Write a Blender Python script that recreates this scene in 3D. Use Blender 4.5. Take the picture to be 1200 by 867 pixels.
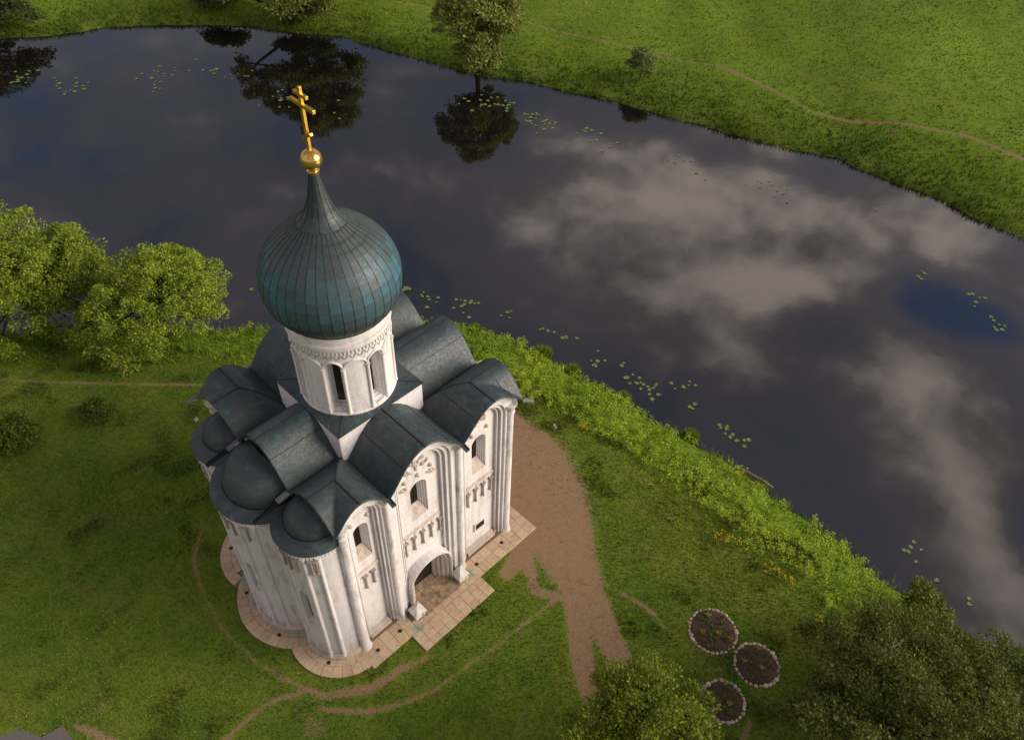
import bpy, bmesh, math, random
import numpy as np
from mathutils import Vector, Matrix
from mathutils.geometry import tessellate_polygon
random.seed(7); rng = np.random.default_rng(7)
PI = math.pi; R = math.radians
for o in list(bpy.data.objects): bpy.data.objects.remove(o)
scene = bpy.context.scene; COL = scene.collection

# ------------------------------------------------------------------ camera
yaw, pit, rol = R(47.154), R(45.822), R(2.463)
fwd = Vector((math.sin(yaw)*math.cos(pit), math.cos(yaw)*math.cos(pit), -math.sin(pit)))
rt = Vector((math.cos(yaw), -math.sin(yaw), 0)); up = rt.cross(fwd)
rt2 = rt*math.cos(rol) + up*math.sin(rol); up2 = up*math.cos(rol) - rt*math.sin(rol)
cam = bpy.data.cameras.new('camera'); camo = bpy.data.objects.new('camera', cam); COL.objects.link(camo)
m3 = Matrix((rt2, up2, -fwd)).transposed()
camo.matrix_world = Matrix.Translation((-7.215, -15.25, 35.68)) @ m3.to_4x4()
cam.sensor_width = 36; cam.lens = 925.8/1200*36; cam.clip_start = 0.5; cam.clip_end = 6000
scene.camera = camo

# ------------------------------------------------------------------ light
SUN_AZ = (0.62, -0.78); SUN_EL = R(21)
EXPOSURE = 0.93
sun = bpy.data.lights.new('sun', 'SUN'); sun.energy = 2.3; sun.angle = R(42); sun.color = (1.0, 0.885, 0.76)
suno = bpy.data.objects.new('sun', sun); COL.objects.link(suno)
sd = Vector((SUN_AZ[0]*math.cos(SUN_EL), SUN_AZ[1]*math.cos(SUN_EL), math.sin(SUN_EL))).normalized()
suno.rotation_euler = sd.to_track_quat('Z', 'Y').to_euler(); suno.location = (20, -40, 40)
scene.view_settings.view_transform = 'Standard'; scene.view_settings.look = 'None'
scene.view_settings.exposure = EXPOSURE; scene.view_settings.gamma = 1

class NT:
    """small node-tree helper"""
    def __init__(s, tree): s.t = tree; s.t.nodes.clear()
    def n(s, typ, ins=None, **kw):
        nd = s.t.nodes.new(typ)
        for k, v in kw.items(): setattr(nd, k, v)
        for k, v in (ins or {}).items():
            if isinstance(v, bpy.types.NodeSocket): s.t.links.new(v, nd.inputs[k])
            else: nd.inputs[k].default_value = v
        return nd
    def math(s, op, a, b=0.0, clamp=False):
        nd = s.n('ShaderNodeMath', {0: a, 1: b}, operation=op); nd.use_clamp = clamp; return nd.outputs[0]
    def vmath(s, op, a, b=(0, 0, 0)):
        nd = s.n('ShaderNodeVectorMath', {0: a, 1: b}, operation=op)
        return nd.outputs['Value'] if op in ('DISTANCE', 'LENGTH', 'DOT_PRODUCT') else nd.outputs[0]
    def noise(s, vec, scale, detail=4, rough=.55, dist=0.0):
        return s.n('ShaderNodeTexNoise', {'Vector': vec, 'Scale': scale, 'Detail': detail, 'Roughness': rough, 'Distortion': dist}).outputs[0]
    def ramp(s, v, a, b, lo=0.0, hi=1.0):
        return s.n('ShaderNodeMapRange', {0: v, 1: a, 2: b, 3: lo, 4: hi}, interpolation_type='SMOOTHSTEP').outputs[0]
    def mix(s, f, a, b):
        nd = s.n('ShaderNodeMix', data_type='RGBA')
        for i, v in ((0, f), (6, a), (7, b)):
            if isinstance(v, bpy.types.NodeSocket): s.t.links.new(v, nd.inputs[i])
            elif i == 0: nd.inputs[0].default_value = v
            else: nd.inputs[i].default_value = (*v, 1) if len(v) == 3 else v
        return nd.outputs[2]

world = bpy.data.worlds.new('World'); scene.world = world; world.use_nodes = True
def build_world():
    w = NT(world.node_tree)
    sky = w.n('ShaderNodeTexSky', sky_type='NISHITA'); sky.sun_disc = False
    sky.sun_elevation = SUN_EL; sky.sun_rotation = math.atan2(SUN_AZ[0], SUN_AZ[1]); sky.air_density = 1.2; sky.dust_density = 1.5
    tc = w.n('ShaderNodeTexCoord').outputs['Generated']
    sep = w.n('ShaderNodeSeparateXYZ', {0: tc})
    z = w.math('MAXIMUM', sep.outputs[2], 0.06)
    px = w.math('DIVIDE', sep.outputs[0], z); py = w.math('DIVIDE', sep.outputs[1], z)
    p = w.n('ShaderNodeCombineXYZ', {0: px, 1: py, 2: 0.0}).outputs[0]
    wv = w.n('ShaderNodeTexNoise', {'Vector': p, 'Scale': 3.2, 'Detail': 5.0}).outputs[1]
    warp = w.vmath('MULTIPLY', w.vmath('SUBTRACT', wv, (.5, .5, .5)), (.17, .17, 0))
    q = w.vmath('ADD', p, warp)
    # cumulus banks: soft lobes on the cloud deck, broken by noise
    acc = None
    for (x, y, r, a) in ((1.40, .50, .9, .27), (1.25, .66, .48, .66), (1.42, .92, .42, .46), (1.26, .45, .24, .36), (1.20, .12, .24, .70), (1.04, .0, .22, .62),
                         (.90, -.13, .20, .62), (1.72, .38, .36, .60), (1.38, .37, .16, .45), (1.16, 1.05, .4, .10), (1.60, .10, .2, .4), (1.78, .78, .3, .42), (1.0, .45, .35, .05),
                         (1.225, .295, .13, -.75), (1.48, .17, .22, -1.15), (1.07, -.12, .13, -.8), (1.72, .63, .16, -.8), (.97, .20, .2, -.35)):
        d = w.vmath('DISTANCE', q, (x, y, 0)); g = w.ramp(d, r, 0.0, 0.0, a)
        acc = g if acc is None else w.math('ADD', acc, g)
    n1 = w.noise(q, 3.4, 9, .62); n2 = w.noise(p, 1.1, 3, .5); n3 = w.noise(q, 5.5, 8, .58)
    far = w.ramp(w.vmath('DISTANCE', p, (1.1, .9, 0)), 1.3, 2.4, 0.0, 1.0)
    cover = w.math('ADD', acc, w.math('MULTIPLY', far, w.ramp(n2, .35, .6, .05, .6)))     # away from the banks the deck goes on broken
    fld = w.math('ADD', w.math('MULTIPLY', w.math('SUBTRACT', n1, .5), 2.1), cover)
    dens = w.ramp(fld, -.05, .75)
    lump = w.ramp(w.math('ADD', w.math('MULTIPLY', w.math('SUBTRACT', n3, .5), 1.7), w.math('MULTIPLY', fld, .6)), .05, .8)
    skyc = w.vmath('MULTIPLY', sky.outputs[0], (.26, .32, .44))
    clear = w.ramp(fld, -.55, .05, 0.95, .2)          # gaps between the banks show blue
    veil = w.mix(w.ramp(w.noise(p, .9, 4), .35, .65), (.80, .78, .92), (1.28, 1.20, 1.36))
    thin = w.math('MULTIPLY', w.ramp(w.vmath('DISTANCE', q, (1.5, .4, 0)), 1.15, .2), w.ramp(w.noise(q, 2.0, 6, .55), .3, .62, .25, 1.0))     # thin high layer behind the banks
    veil = w.mix(w.math('MULTIPLY', thin, .4), veil, (2.5, 2.2, 2.2))
    haze = w.mix(clear, veil, skyc)
    cc = w.mix(lump, (1.4, 1.22, 1.26), (5.3, 4.4, 3.85))
    col = w.mix(dens, haze, cc)
    bg = w.n('ShaderNodeBackground', {'Color': col, 'Strength': 0.145})
    out = w.n('ShaderNodeOutputWorld'); w.t.links.new(bg.outputs[0], out.inputs[0])
build_world()

# ------------------------------------------------------------------ helpers
def tag(o, label=None, cat=None, group=None, kind=None):
    if label: o['label'] = label
    if cat: o['category'] = cat
    if group: o['group'] = group
    if kind: o['kind'] = kind
    return o
def empty(name, loc, label=None, cat=None, group=None, kind=None, parent=None):
    o = bpy.data.objects.new(name, None); COL.objects.link(o); o.location = loc; o.empty_display_size = .3
    if parent: o.parent = parent
    return tag(o, label, cat, group, kind)
def link(name, me, m, parent=None, loc=None):
    o = bpy.data.objects.new(name, me); COL.objects.link(o)
    if m is not None and not me.materials: me.materials.append(m)
    if parent is not None: o.parent = parent
    if loc is not None: o.location = loc
    return o
class MB:
    def __init__(s): s.v = []; s.f = []
    def add(s, vs, fs):
        k = len(s.v); s.v += [tuple(v) for v in vs]; s.f += [tuple(i+k for i in f) for f in fs]; return s
    def box(s, a, b):
        (x0, y0, z0), (x1, y1, z1) = a, b
        return s.add([(x0,y0,z0),(x1,y0,z0),(x1,y1,z0),(x0,y1,z0),(x0,y0,z1),(x1,y0,z1),(x1,y1,z1),(x0,y1,z1)],
                     [(3,2,1,0),(4,5,6,7),(0,1,5,4),(1,2,6,5),(2,3,7,6),(3,0,4,7)])
    def tube(s, pts, rad, n=8, caps=True):
        pts = [Vector(p) for p in pts]; k = len(s.v); ref = Vector((.31, .57, .76)); m = len(pts)
        for i, p in enumerate(pts):
            t = (pts[min(i+1, m-1)] - pts[max(i-1, 0)]).normalized()
            a = t.cross(ref).normalized(); b = t.cross(a); r = rad[i] if isinstance(rad, (list, tuple)) else rad
            for j in range(n):
                an = 2*PI*j/n; s.v.append(tuple(p + a*math.cos(an)*r + b*math.sin(an)*r))
        for i in range(m-1):
            for j in range(n):
                j2 = (j+1) % n; s.f.append((k+i*n+j, k+i*n+j2, k+(i+1)*n+j2, k+(i+1)*n+j))
        if caps: s.f.append(tuple(k+j for j in range(n))); s.f.append(tuple(k+(m-1)*n+j for j in reversed(range(n))))
        return s
    def lathe(s, c, prof, n=24, a0=0, a1=2*PI, caps=False):
        k = len(s.v); full = abs(a1-a0-2*PI) < 1e-6; cols = n if full else n+1
        for r, z in prof:
            for j in range(cols):
                an = a0 + (a1-a0)*j/n; s.v.append((c[0]+r*math.cos(an), c[1]+r*math.sin(an), c[2]+z))
        for i in range(len(prof)-1):
            for j in range(n):
                j2 = (j+1) % cols
                s.f.append((k+i*cols+j, k+i*cols+j2, k+(i+1)*cols+j2, k+(i+1)*cols+j))
        if caps:
            s.f.append(tuple(k+(len(prof)-1)*cols+j for j in range(cols)))
        return s
    def strip(s, A, B, closed=False):
        k = len(s.v); n = len(A); s.v += [tuple(a) for a in A] + [tuple(b) for b in B]
        for i in range(n if closed else n-1):
            j = (i+1) % n; s.f.append((k+i, k+j, k+n+j, k+n+i))
        return s
    def poly(s, loops):
        allv = [p for l in loops for p in l]; tr = tessellate_polygon([[Vector(p) for p in l] for l in loops])
        return s.add(allv, tr)
    def mesh(s, name, recalc=True):
        me = bpy.data.meshes.new(name); me.from_pydata(s.v, [], s.f)
        if recalc:
            bm = bmesh.new(); bm.from_mesh(me); bmesh.ops.remove_doubles(bm, verts=bm.verts, dist=1e-5)
            bmesh.ops.recalc_face_normals(bm, faces=bm.faces); bm.to_mesh(me); bm.free()
        me.update(); return me
    def build(s, name, m, parent=None, smooth=False, recalc=True, loc=None):
        me = s.mesh(name, recalc)
        if smooth is True: me.shade_smooth()
        elif smooth: me.shade_smooth(); me.set_sharp_from_angle(angle=R(smooth))
        return link(name, me, m, parent, loc)
def np_mesh(name, V, F, m, tint=None, parent=None, loc=None, smooth=False):
    """V (n,3), F (m,k) constant-size faces"""
    me = bpy.data.meshes.new(name); V = np.asarray(V, np.float32); F = np.asarray(F, np.int32); k = F.shape[1]
    me.vertices.add(len(V)); me.vertices.foreach_set('co', V.ravel())
    me.loops.add(F.size); me.loops.foreach_set('vertex_index', F.ravel())
    me.polygons.add(len(F)); me.polygons.foreach_set('loop_start', np.arange(0, F.size, k, dtype=np.int32))
    if tint is not None:
        at = me.attributes.new('tint', 'FLOAT_COLOR', 'POINT')
        at.data.foreach_set('color', np.c_[tint, np.ones(len(V))].astype(np.float32).ravel())
    me.update(calc_edges=True); me.validate()
    if smooth: me.shade_smooth()
    return link(name, me, m, parent, loc)
def rotate_into(V):  # random unit vectors
    v = rng.normal(size=V); return v/np.linalg.norm(v, axis=-1, keepdims=True)
def vnoise(x, y, scale, seed=0):
    """cheap smooth value noise, -1..1"""
    x = np.asarray(x)/scale; y = np.asarray(y)/scale
    xi = np.floor(x).astype(int); yi = np.floor(y).astype(int); fx = x-xi; fy = y-yi
    fx = fx*fx*(3-2*fx); fy = fy*fy*(3-2*fy)
    def h(a, b):
        n = (a*374761393 + b*668265263 + seed*1442695041) & 0x7fffffff
        n = ((n ^ (n >> 13))*1274126177) & 0x7fffffff; n = n ^ (n >> 16); return (n % 65536)/32768.0-1
    return (h(xi, yi)*(1-fx)+h(xi+1, yi)*fx)*(1-fy)+(h(xi, yi+1)*(1-fx)+h(xi+1, yi+1)*fx)*fy

# ------------------------------------------------------------------ materials
def new_mat(name):
    m = bpy.data.materials.new(name); m.use_nodes = True; return m, NT(m.node_tree)
def finish(t, col, rough=.8, bump=None, bdist=.02, bstr=.5, spec=.3, metal=0.0, **extra):
    ins = {'Base Color': col if isinstance(col, bpy.types.NodeSocket) else (*col, 1), 'Roughness': rough, 'Metallic': metal, 'Specular IOR Level': spec}
    ins.update(extra)
    b = t.n('ShaderNodeBsdfPrincipled', ins)
    if bump is not None:
        bn = t.n('ShaderNodeBump', {'Height': bump, 'Strength': bstr, 'Distance': bdist}); t.t.links.new(bn.outputs[0], b.inputs['Normal'])
    o = t.n('ShaderNodeOutputMaterial'); t.t.links.new(b.outputs[0], o.inputs[0]); return b
def pos(t): return t.n('ShaderNodeNewGeometry').outputs['Position']
def scl(t, v, s): return t.vmath('MULTIPLY', v, s)

def stone_mat(name, base, stain, amount, lichen=0.0):
    m, t = new_mat(name); p = pos(t)
    streak = t.noise(scl(t, p, (5, 5, .7)), 1.0, 6, .65)
    big = t.noise(p, .55, 5, .6); fine = t.noise(p, 14, 4, .6)
    c = t.mix(t.ramp(fine, .3, .75), base, tuple(x*.86 for x in base))
    k = t.math('MULTIPLY', t.ramp(streak, .44, .66), t.ramp(big, .34, .6), True)
    c = t.mix(t.math('MULTIPLY', k, amount, True), c, stain)
    c = t.mix(t.math('MULTIPLY', t.ramp(t.noise(p, 3.1, 6, .7), .58, .76), amount*.55), c, (.42, .36, .29))
    if lichen: c = t.mix(t.math('MULTIPLY', t.ramp(t.noise(p, 2.3, 5), .5, .7), lichen), c, (.26, .25, .27))
    # coursed ashlar, barely visible under the limewash
    sx = t.n('ShaderNodeSeparateXYZ', {0: p}); zz = t.math('FRACT', t.math('MULTIPLY', sx.outputs[2], 2.35))
    joint = t.math('MULTIPLY', t.ramp(t.math('ABSOLUTE', t.math('SUBTRACT', zz, .5)), .44, .5), t.ramp(big, .35, .6))
    damp = t.math('MULTIPLY', t.ramp(sx.outputs[2], 1.9, .1), t.ramp(t.noise(scl(t, p, (1.6, 1.6, .8)), 2.0, 6, .7), .38, .62))
    c = t.mix(t.math('MULTIPLY', damp, .6), c, (.36, .33, .27))
    c = t.mix(t.math('MULTIPLY', joint, .34), c, (.36, .32, .29))
    h = t.math('SUBTRACT', t.math('MULTIPLY', fine, .6), joint)
    finish(t, c, .9, h, .012, .6, .2); return m
WHITE = (.80, .765, .745)
M = {}
M['wall'] = stone_mat('limewashed_stone', WHITE, (.46, .42, .40), .62)
M['shaft'] = stone_mat('weathered_shaft_stone', (.76, .71, .67), (.30, .28, .30), .95, .25)
M['apse'] = stone_mat('apse_stone', (.74, .70, .69), (.42, .39, .38), .8)
M['carve'] = stone_mat('carved_stone', (.58, .49, .41), (.30, .25, .21), .9)
M['console'] = stone_mat('bare_console_stone', (.44, .36, .29), (.24, .20, .17), .9)
M['cap'] = stone_mat('white_cap', (.82, .80, .77), (.6, .57, .54), .3)

def copper_mat(name, panel=False):
    m, t = new_mat(name); p = pos(t)
    n = t.noise(p, .7, 6, .62); f = t.noise(p, 9, 5, .65); st = t.noise(scl(t, p, (2.2, 2.2, 6)), 1.0, 5, .6)
    c = t.mix(t.ramp(n, .36, .62), (.022, .038, .043), (.046, .056, .056))
    c = t.mix(t.math('MULTIPLY', t.ramp(st, .50, .72), .6), c, (.056, .128, .134))
    c = t.mix(t.math('MULTIPLY', t.ramp(t.noise(p, 1.7, 6, .7), .57, .74), .6), c, (.082, .068, .054))
    c = t.mix(t.math('MULTIPLY', t.ramp(f, .55, .8), .5), c, (.10, .12, .12))
    c = t.mix(t.math('MULTIPLY', t.ramp(t.noise(p, 4.2, 8, .75), .5, .68), .55), c, (.050, .112, .118))
    c = t.mix(t.math('MULTIPLY', t.ramp(t.noise(scl(t, p, (1.3, 1.3, .5)), 2.6, 8, .75, .6), .52, .66), .6), c, (.018, .026, .030))
    c = t.mix(t.math('MULTIPLY', t.ramp(t.noise(p, 22, 4, .7), .56, .72), .45), c, (.125, .13, .125))
    if panel:
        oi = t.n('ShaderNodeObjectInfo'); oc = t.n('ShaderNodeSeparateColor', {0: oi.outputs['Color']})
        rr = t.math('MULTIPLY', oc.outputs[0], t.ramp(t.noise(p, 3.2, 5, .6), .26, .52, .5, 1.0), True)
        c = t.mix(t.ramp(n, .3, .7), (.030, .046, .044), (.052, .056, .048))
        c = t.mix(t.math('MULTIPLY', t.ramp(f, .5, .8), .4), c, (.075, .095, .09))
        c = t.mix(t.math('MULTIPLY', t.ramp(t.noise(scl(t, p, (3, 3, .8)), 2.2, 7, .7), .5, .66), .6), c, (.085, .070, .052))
        c = t.mix(rr, c, (.046, .152, .212))  # blue patina, with the sky's reflection painted into the same colour
        c = t.mix(t.math('MULTIPLY', t.ramp(t.noise(p, 16, 3), .68, .74), .4), c, (.30, .34, .34))
    else:
        vor = t.n('ShaderNodeTexVoronoi', {'Vector': p, 'Scale': 6.5}).outputs['Distance']
        zone = t.ramp(t.vmath('DISTANCE', p, (2.3, 4.2, 11.3)), 3.4, .4)
        sp = t.math('MULTIPLY', t.ramp(vor, .12, .05), t.ramp(t.math('ADD', t.noise(p, 1.6, 3), t.math('MULTIPLY', zone, .22)), .62, .72))
        c = t.mix(sp, c, (.55, .55, .54))
        # sheet laps
        sx = t.n('ShaderNodeSeparateXYZ', {0: p}); lap = None
        for ax, fr in ((0, 1.15), (1, 1.15)):
            zz = t.math('FRACT', t.math('MULTIPLY', sx.outputs[ax], fr)); l = t.ramp(t.math('ABSOLUTE', t.math('SUBTRACT', zz, .5)), .485, .5)
            lap = l if lap is None else t.math('MAXIMUM', lap, l)
        c = t.mix(t.math('MULTIPLY', lap, .4), c, (.02, .03, .03))
    finish(t, c, t.ramp(f, .3, .7, .40, .62), f, .02, .5, .55); return m
M['copper'] = copper_mat('patinated_copper_roof'); M['panel'] = copper_mat('copper_dome_sheet', True)
def simple(name, col, rough=.8, var=.25, scale=6, spec=.3, metal=0.0, col2=None, bdist=.01):
    m, t = new_mat(name); p = pos(t); n = t.noise(p, scale, 5, .6)
    c = t.mix(t.ramp(n, .3, .7), col, col2 or tuple(x*(1-var) for x in col)); finish(t, c, rough, n, bdist, .4, spec, metal); return m
M['seam'] = simple('copper_seam', (.017, .023, .025), .5)
M['domebase'] = simple('dome_underlay', (.024, .032, .032), .6)
M['zinc'] = simple('zinc_spout', (.42, .40, .38), .45, .4, 9, .5, .3)
M['tar'] = simple('dark_trough', (.030, .036, .040), .55)
M['gold'] = simple('gilding', (.78, .46, .07), .30, .3, 5, .5, .85)
M['goldpale'] = simple('gilded_orb', (.82, .55, .16), .24, .25, 7, .5, .9)
M['door'] = simple('dark_door', (.022, .017, .014), .6)
M['pane'] = simple('dark_pane', (.03, .022, .016), .25, .4, 3, .5)
M['wood'] = simple('bleached_wood', (.20, .15, .11), .85, .4, 8)
M['bark'] = simple('bark', (.055, .045, .036), .9, .5, 10, .2, 0, None, .03)
M['iron'] = simple('iron', (.03, .03, .033), .5, .3, 10, .5, .4)
M['glass'] = simple('lamp_glass', (.55, .56, .58), .15, .1, 3, .5)
M['mortar'] = simple('mortar_bed', (.27, .20, .14), .95)
M['oldslab'] = simple('old_worn_slab', (0.459, 0.338, 0.216), .85, .45, 4, .2, 0, (.20, .14, .085))
M['soil'] = simple('garden_soil', (.070, .046, .033), .95, .5, 14, .1, 0, (.125, .082, .056), .06)
def rock_mat():
    m, t = new_mat('edging_stone'); p = pos(t); r_ = t.n('ShaderNodeObjectInfo').outputs['Random']; n = t.noise(p, 9, 5, .65)
    c = t.mix(t.ramp(r_, .0, .5), (.34, .26, .19), (.50, .38, .28)); c = t.mix(t.ramp(r_, .5, 1.0), c, (.66, .57, .47)); c = t.mix(t.math('MULTIPLY', t.ramp(n, .45, .7), .6), c, (.24, .20, .15))
    finish(t, c, .9, n, .02, .6, .2); return m
M['rock'] = rock_mat()
M['greypave'] = simple('grey_paving', (.20, .175, .16), .9, .45, 30, .2)
M['lily'] = simple('lily_leaf', (.20, .25, .055), .5, .3, 3, .4, 0, (.13, .20, .05), .002)
def slab_mat():
    m, t = new_mat('sandstone_slab'); p = pos(t); oi = t.n('ShaderNodeObjectInfo')
    n = t.noise(p, 5, 6, .65); g = t.noise(p, 1.1, 4, .6)
    c = t.mix(oi.outputs['Random'], (.62, .46, .30), (.50, .355, .225)); c = t.mix(t.math('MULTIPLY', t.ramp(n, .42, .75), .8), c, (.34, .235, .15))
    c = t.mix(t.math('MULTIPLY', t.ramp(g, .45, .65), .35), c, (.60, .50, .37))
    st = None
    for q, r in (((-1.02, 3.25, 0), .95), ((-1.0, 6.6, 0), .9), ((-1.55, 7.2, 0), .7), ((-1.75, 5.9, 0), .55), ((2.75, -.62, 0), .42), ((6.45, -.25, 0), .42), ((-1.7, 4.2, 0), .5)):
        g1 = t.ramp(t.vmath('DISTANCE', t.vmath('ADD', p, scl(t, t.vmath('SUBTRACT', t.n('ShaderNodeTexNoise', {'Vector': p, 'Scale': 4.0}).outputs[1], (.5, .5, .5)), (.6, .6, 0))), q), r, r*.25)
        st = g1 if st is None else t.math('MAXIMUM', st, g1)
    c = t.mix(t.math('MULTIPLY', st, .62), c, (.17, .31, .25))
    finish(t, c, .85, n, .01, .5, .25); return m
M['slab'] = slab_mat()
def leaf_mat(name, trans=.3, rough=.6, gain=1.0):
    m, t = new_mat(name); a = t.n('ShaderNodeAttribute', attribute_name='tint').outputs['Color']
    if gain != 1: a = t.vmath('MULTIPLY', a, (gain, gain, gain))
    b = t.n('ShaderNodeBsdfPrincipled', {'Base Color': a, 'Roughness': rough, 'Specular IOR Level': .25})
    tr = t.n('ShaderNodeBsdfTranslucent', {'Color': a}); mx = t.n('ShaderNodeMixShader', {0: trans, 1: b.outputs[0], 2: tr.outputs[0]})
    o = t.n('ShaderNodeOutputMaterial'); t.t.links.new(mx.outputs[0], o.inputs[0]); return m
M['leaf'] = leaf_mat('leaf'); M['blade'] = leaf_mat('grass_blade', .25, .7)
def ground_mat():
    m, t = new_mat('meadow_ground'); p = pos(t)
    a = t.n('ShaderNodeSeparateColor', {0: t.n('ShaderNodeAttribute', attribute_name='tint').outputs['Color']})
    dirt, lush, dry = a.outputs[0], a.outputs[1], a.outputs[2]
    n = t.noise(p, .35, 6, .6); n2 = t.noise(p, 2.6, 6, .68); n3 = t.noise(p, 12, 5, .7); n4 = t.noise(p, 40, 3, .6)
    g = t.mix(t.ramp(n, .35, .66), (0.065, 0.116, 0.012), (0.115, 0.155, 0.018))
    g = t.mix(t.math('MULTIPLY', t.ramp(n2, .5, .74), .6), g, (.125, .115, .024))
    g = t.mix(t.math('MULTIPLY', t.ramp(n3, .5, .8), .6), g, (0.044, 0.078, 0.010))
    g = t.mix(t.math('MULTIPLY', lush, .8), g, t.mix(t.ramp(n2, .3, .7), (0.111, 0.195, 0.013), (0.169, 0.240, 0.019)))
    g = t.mix(t.math('MULTIPLY', dry, t.ramp(n3, .2, .7)), g, (.155, .135, .040))
    dn = t.math('ADD', dirt, t.math('MULTIPLY', t.math('SUBTRACT', n2, .5), 1.15)); dn = t.math('ADD', dn, t.math('MULTIPLY', t.math('SUBTRACT', n3, .5), .95))
    dm = t.ramp(dn, .36, .64)
    d = t.mix(t.ramp(n3, .3, .72), (.250, .158, .088), (.355, .240, .138)); d = t.mix(t.math('MULTIPLY', t.ramp(n4, .5, .72), .6), d, (.10, .062, .040))
    d = t.mix(t.math('MULTIPLY', t.ramp(n2, .48, .72), .45), d, (.165, .100, .060)); d = t.mix(t.math('MULTIPLY', t.ramp(t.noise(p, 5.5, 6, .7), .56, .70), .35), d, (.13, .115, .045))
    n5 = t.noise(p, 6.0, 7, .75)
    g = t.mix(t.math("MULTIPLY", t.ramp(n5, .48, .62), .55), g, (.135, .160, .028)); g = t.mix(t.math("MULTIPLY", t.ramp(n5, .48, .36), .5), g, (.030, .055, .009))
    g = t.mix(t.math("MULTIPLY", t.ramp(t.noise(p, .9, 6, .7), .54, .70), .45), g, (.165, .135, .050))
    g = t.vmath("MULTIPLY", g, (1.3, 1.33, 1.2))
    c = t.mix(dm, g, d)
    h = t.math('ADD', t.math('MULTIPLY', n3, .7), t.math('MULTIPLY', n4, .3))
    finish(t, c, .95, h, .06, .7, .1); return m
M['ground'] = ground_mat()
def water_mat():
    m, t = new_mat('still_river_water'); p = pos(t)
    n = t.noise(scl(t, p, (1.0, 1.0, 1.0)), 1.6, 3, .5)
    b = finish(t, (.0075, .0062, .0062), .035, n, .02, .045, .5); b.inputs['IOR'].default_value = 1.95; return m
M['water'] = water_mat()
M['yellow'] = simple('yellow_petal', (.62, .46, .01), .6); M['orange'] = simple('orange_petal', (.66, .26, .02), .6)

# ------------------------------------------------------------------ terrain and river
WZ = -2.6
near_bank = [(-420, 260), (-160, 130), (-60, 82), (-20, 52), (-2.9, 36.9), (2.6, 31.9), (9.4, 25.5), (15.5, 20.3), (19.8, 16.6), (20.9, 14.3), (21.9, 11.8), (22.7, 8.5), (22.7, 6.2), (23.2, 3.7),
             (23.2, .9), (23.8, -1.4), (23.8, -3.4), (23.9, -5.8), (23.7, -7.7), (23.7, -9.4), (23.8, -11.9), (23.5, -13.9), (23.2, -15.5), (23.3, -16.9), (23.3, -18.3), (22.6, -20.9), (22.4, -23.1),
             (20, -36), (10, -62), (-30, -130), (-90, -260), (-120, -420)]
far_bank = [(-420, 340), (-140, 190), (-40, 120), (0, 96), (15.5, 84), (19.8, 81), (24.9, 79.4), (30.8, 75.1), (36.4, 69.9), (39.8, 64.8), (43.4, 60.1), (44.6, 55.5), (46.3, 48.9), (48.4, 43), (51, 38.1), (53.9, 31.2),
            (55.7, 26), (57, 20.7), (58.6, 15.9), (59.6, 11.8), (61.7, 8.5), (61.4, 5.7), (61.7, 2.6), (61.9, -1.3), (61.7, -5.2), (61.7, -8.8), (60, -25), (50, -60), (15, -135), (-40, -262), (-70, -420)]
def seg_dist(x, y, pl):
    best = np.full(np.shape(x), 1e9)
    for (ax, ay), (bx, by) in zip(pl[:-1], pl[1:]):
        dx, dy = bx-ax, by-ay; t = np.clip(((x-ax)*dx+(y-ay)*dy)/(dx*dx+dy*dy), 0, 1)
        best = np.minimum(best, np.hypot(x-ax-t*dx, y-ay-t*dy))
    return best
def inside(x, y, pg):
    c = np.zeros(np.shape(x), bool)
    for (ax, ay), (bx, by) in zip(pg, pg[1:]+pg[:1]):
        hit = ((ay > y) != (by > y)) & (x < (bx-ax)*(y-ay)/((by-ay) or 1e-9)+ax); c ^= hit
    return c
river = near_bank + far_bank[::-1]
def bank_info(x, y):
    wob = vnoise(x, y, 2.3, 3)*.28 + vnoise(x, y, .9, 4)*.14
    dn = seg_dist(x, y, near_bank); df = seg_dist(x, y, far_bank); ins = inside(x, y, river)
    d = np.minimum(dn, df) * np.where(ins, -1, 1) + wob
    return d, df < dn
def height(x, y):
    x = np.asarray(x, float); y = np.asarray(y, float)
    d, isfar = bank_info(x, y)
    hn = np.interp(d, [-8, -3, 0, .8, 2.2, 4.5, 7, 10], [-5, -4, -2.62, -2.1, -1.35, -.6, -.15, 0])
    hf = np.interp(d, [-8, -3, 0, .6, 1.8, 4.5, 7.5, 11, 30], [-5, -4, -2.62, -2.3, -2.0, -1.35, -.85, -.7, -.3])
    h = np.where(isfar, hf, hn)
    amp = np.clip(d/6, 0, 1)
    near_church = np.clip((np.hypot(x-5, y-5)-11)/6, 0, 1)
    h = h + np.where(isfar, amp*(vnoise(x, y, 16, 1)*.85+vnoise(x, y, 6, 2)*.28), amp*near_church*(vnoise(x, y, 9, 5)*.14+vnoise(x, y, 3, 6)*.05))
    return h
def hz(x, y): return float(height(np.array([x]), np.array([y]))[0])
def axis_pts(segs):
    out = []
    for a, b, st in segs: out += list(np.arange(a, b, st))
    return np.array(out + [segs[-1][1]])
gx = axis_pts([(-2500, -500, 250), (-500, -120, 40), (-120, -30, 6), (-30, -14, .6), (-14, 26, .2), (26, 44, .8), (44, 75, .4), (75, 125, 1.2), (125, 500, 25), (500, 2500, 250)])
gy = axis_pts([(-2500, -500, 250), (-500, -120, 40), (-120, -50, 6), (-50, -25, .8), (-25, 33, .2), (33, 90, .6), (90, 125, 2), (125, 500, 25), (500, 2500, 250)])
GX, GY = np.meshgrid(gx, gy); fx, fy = GX.ravel(), GY.ravel(); GH = height(fx, fy)
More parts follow.
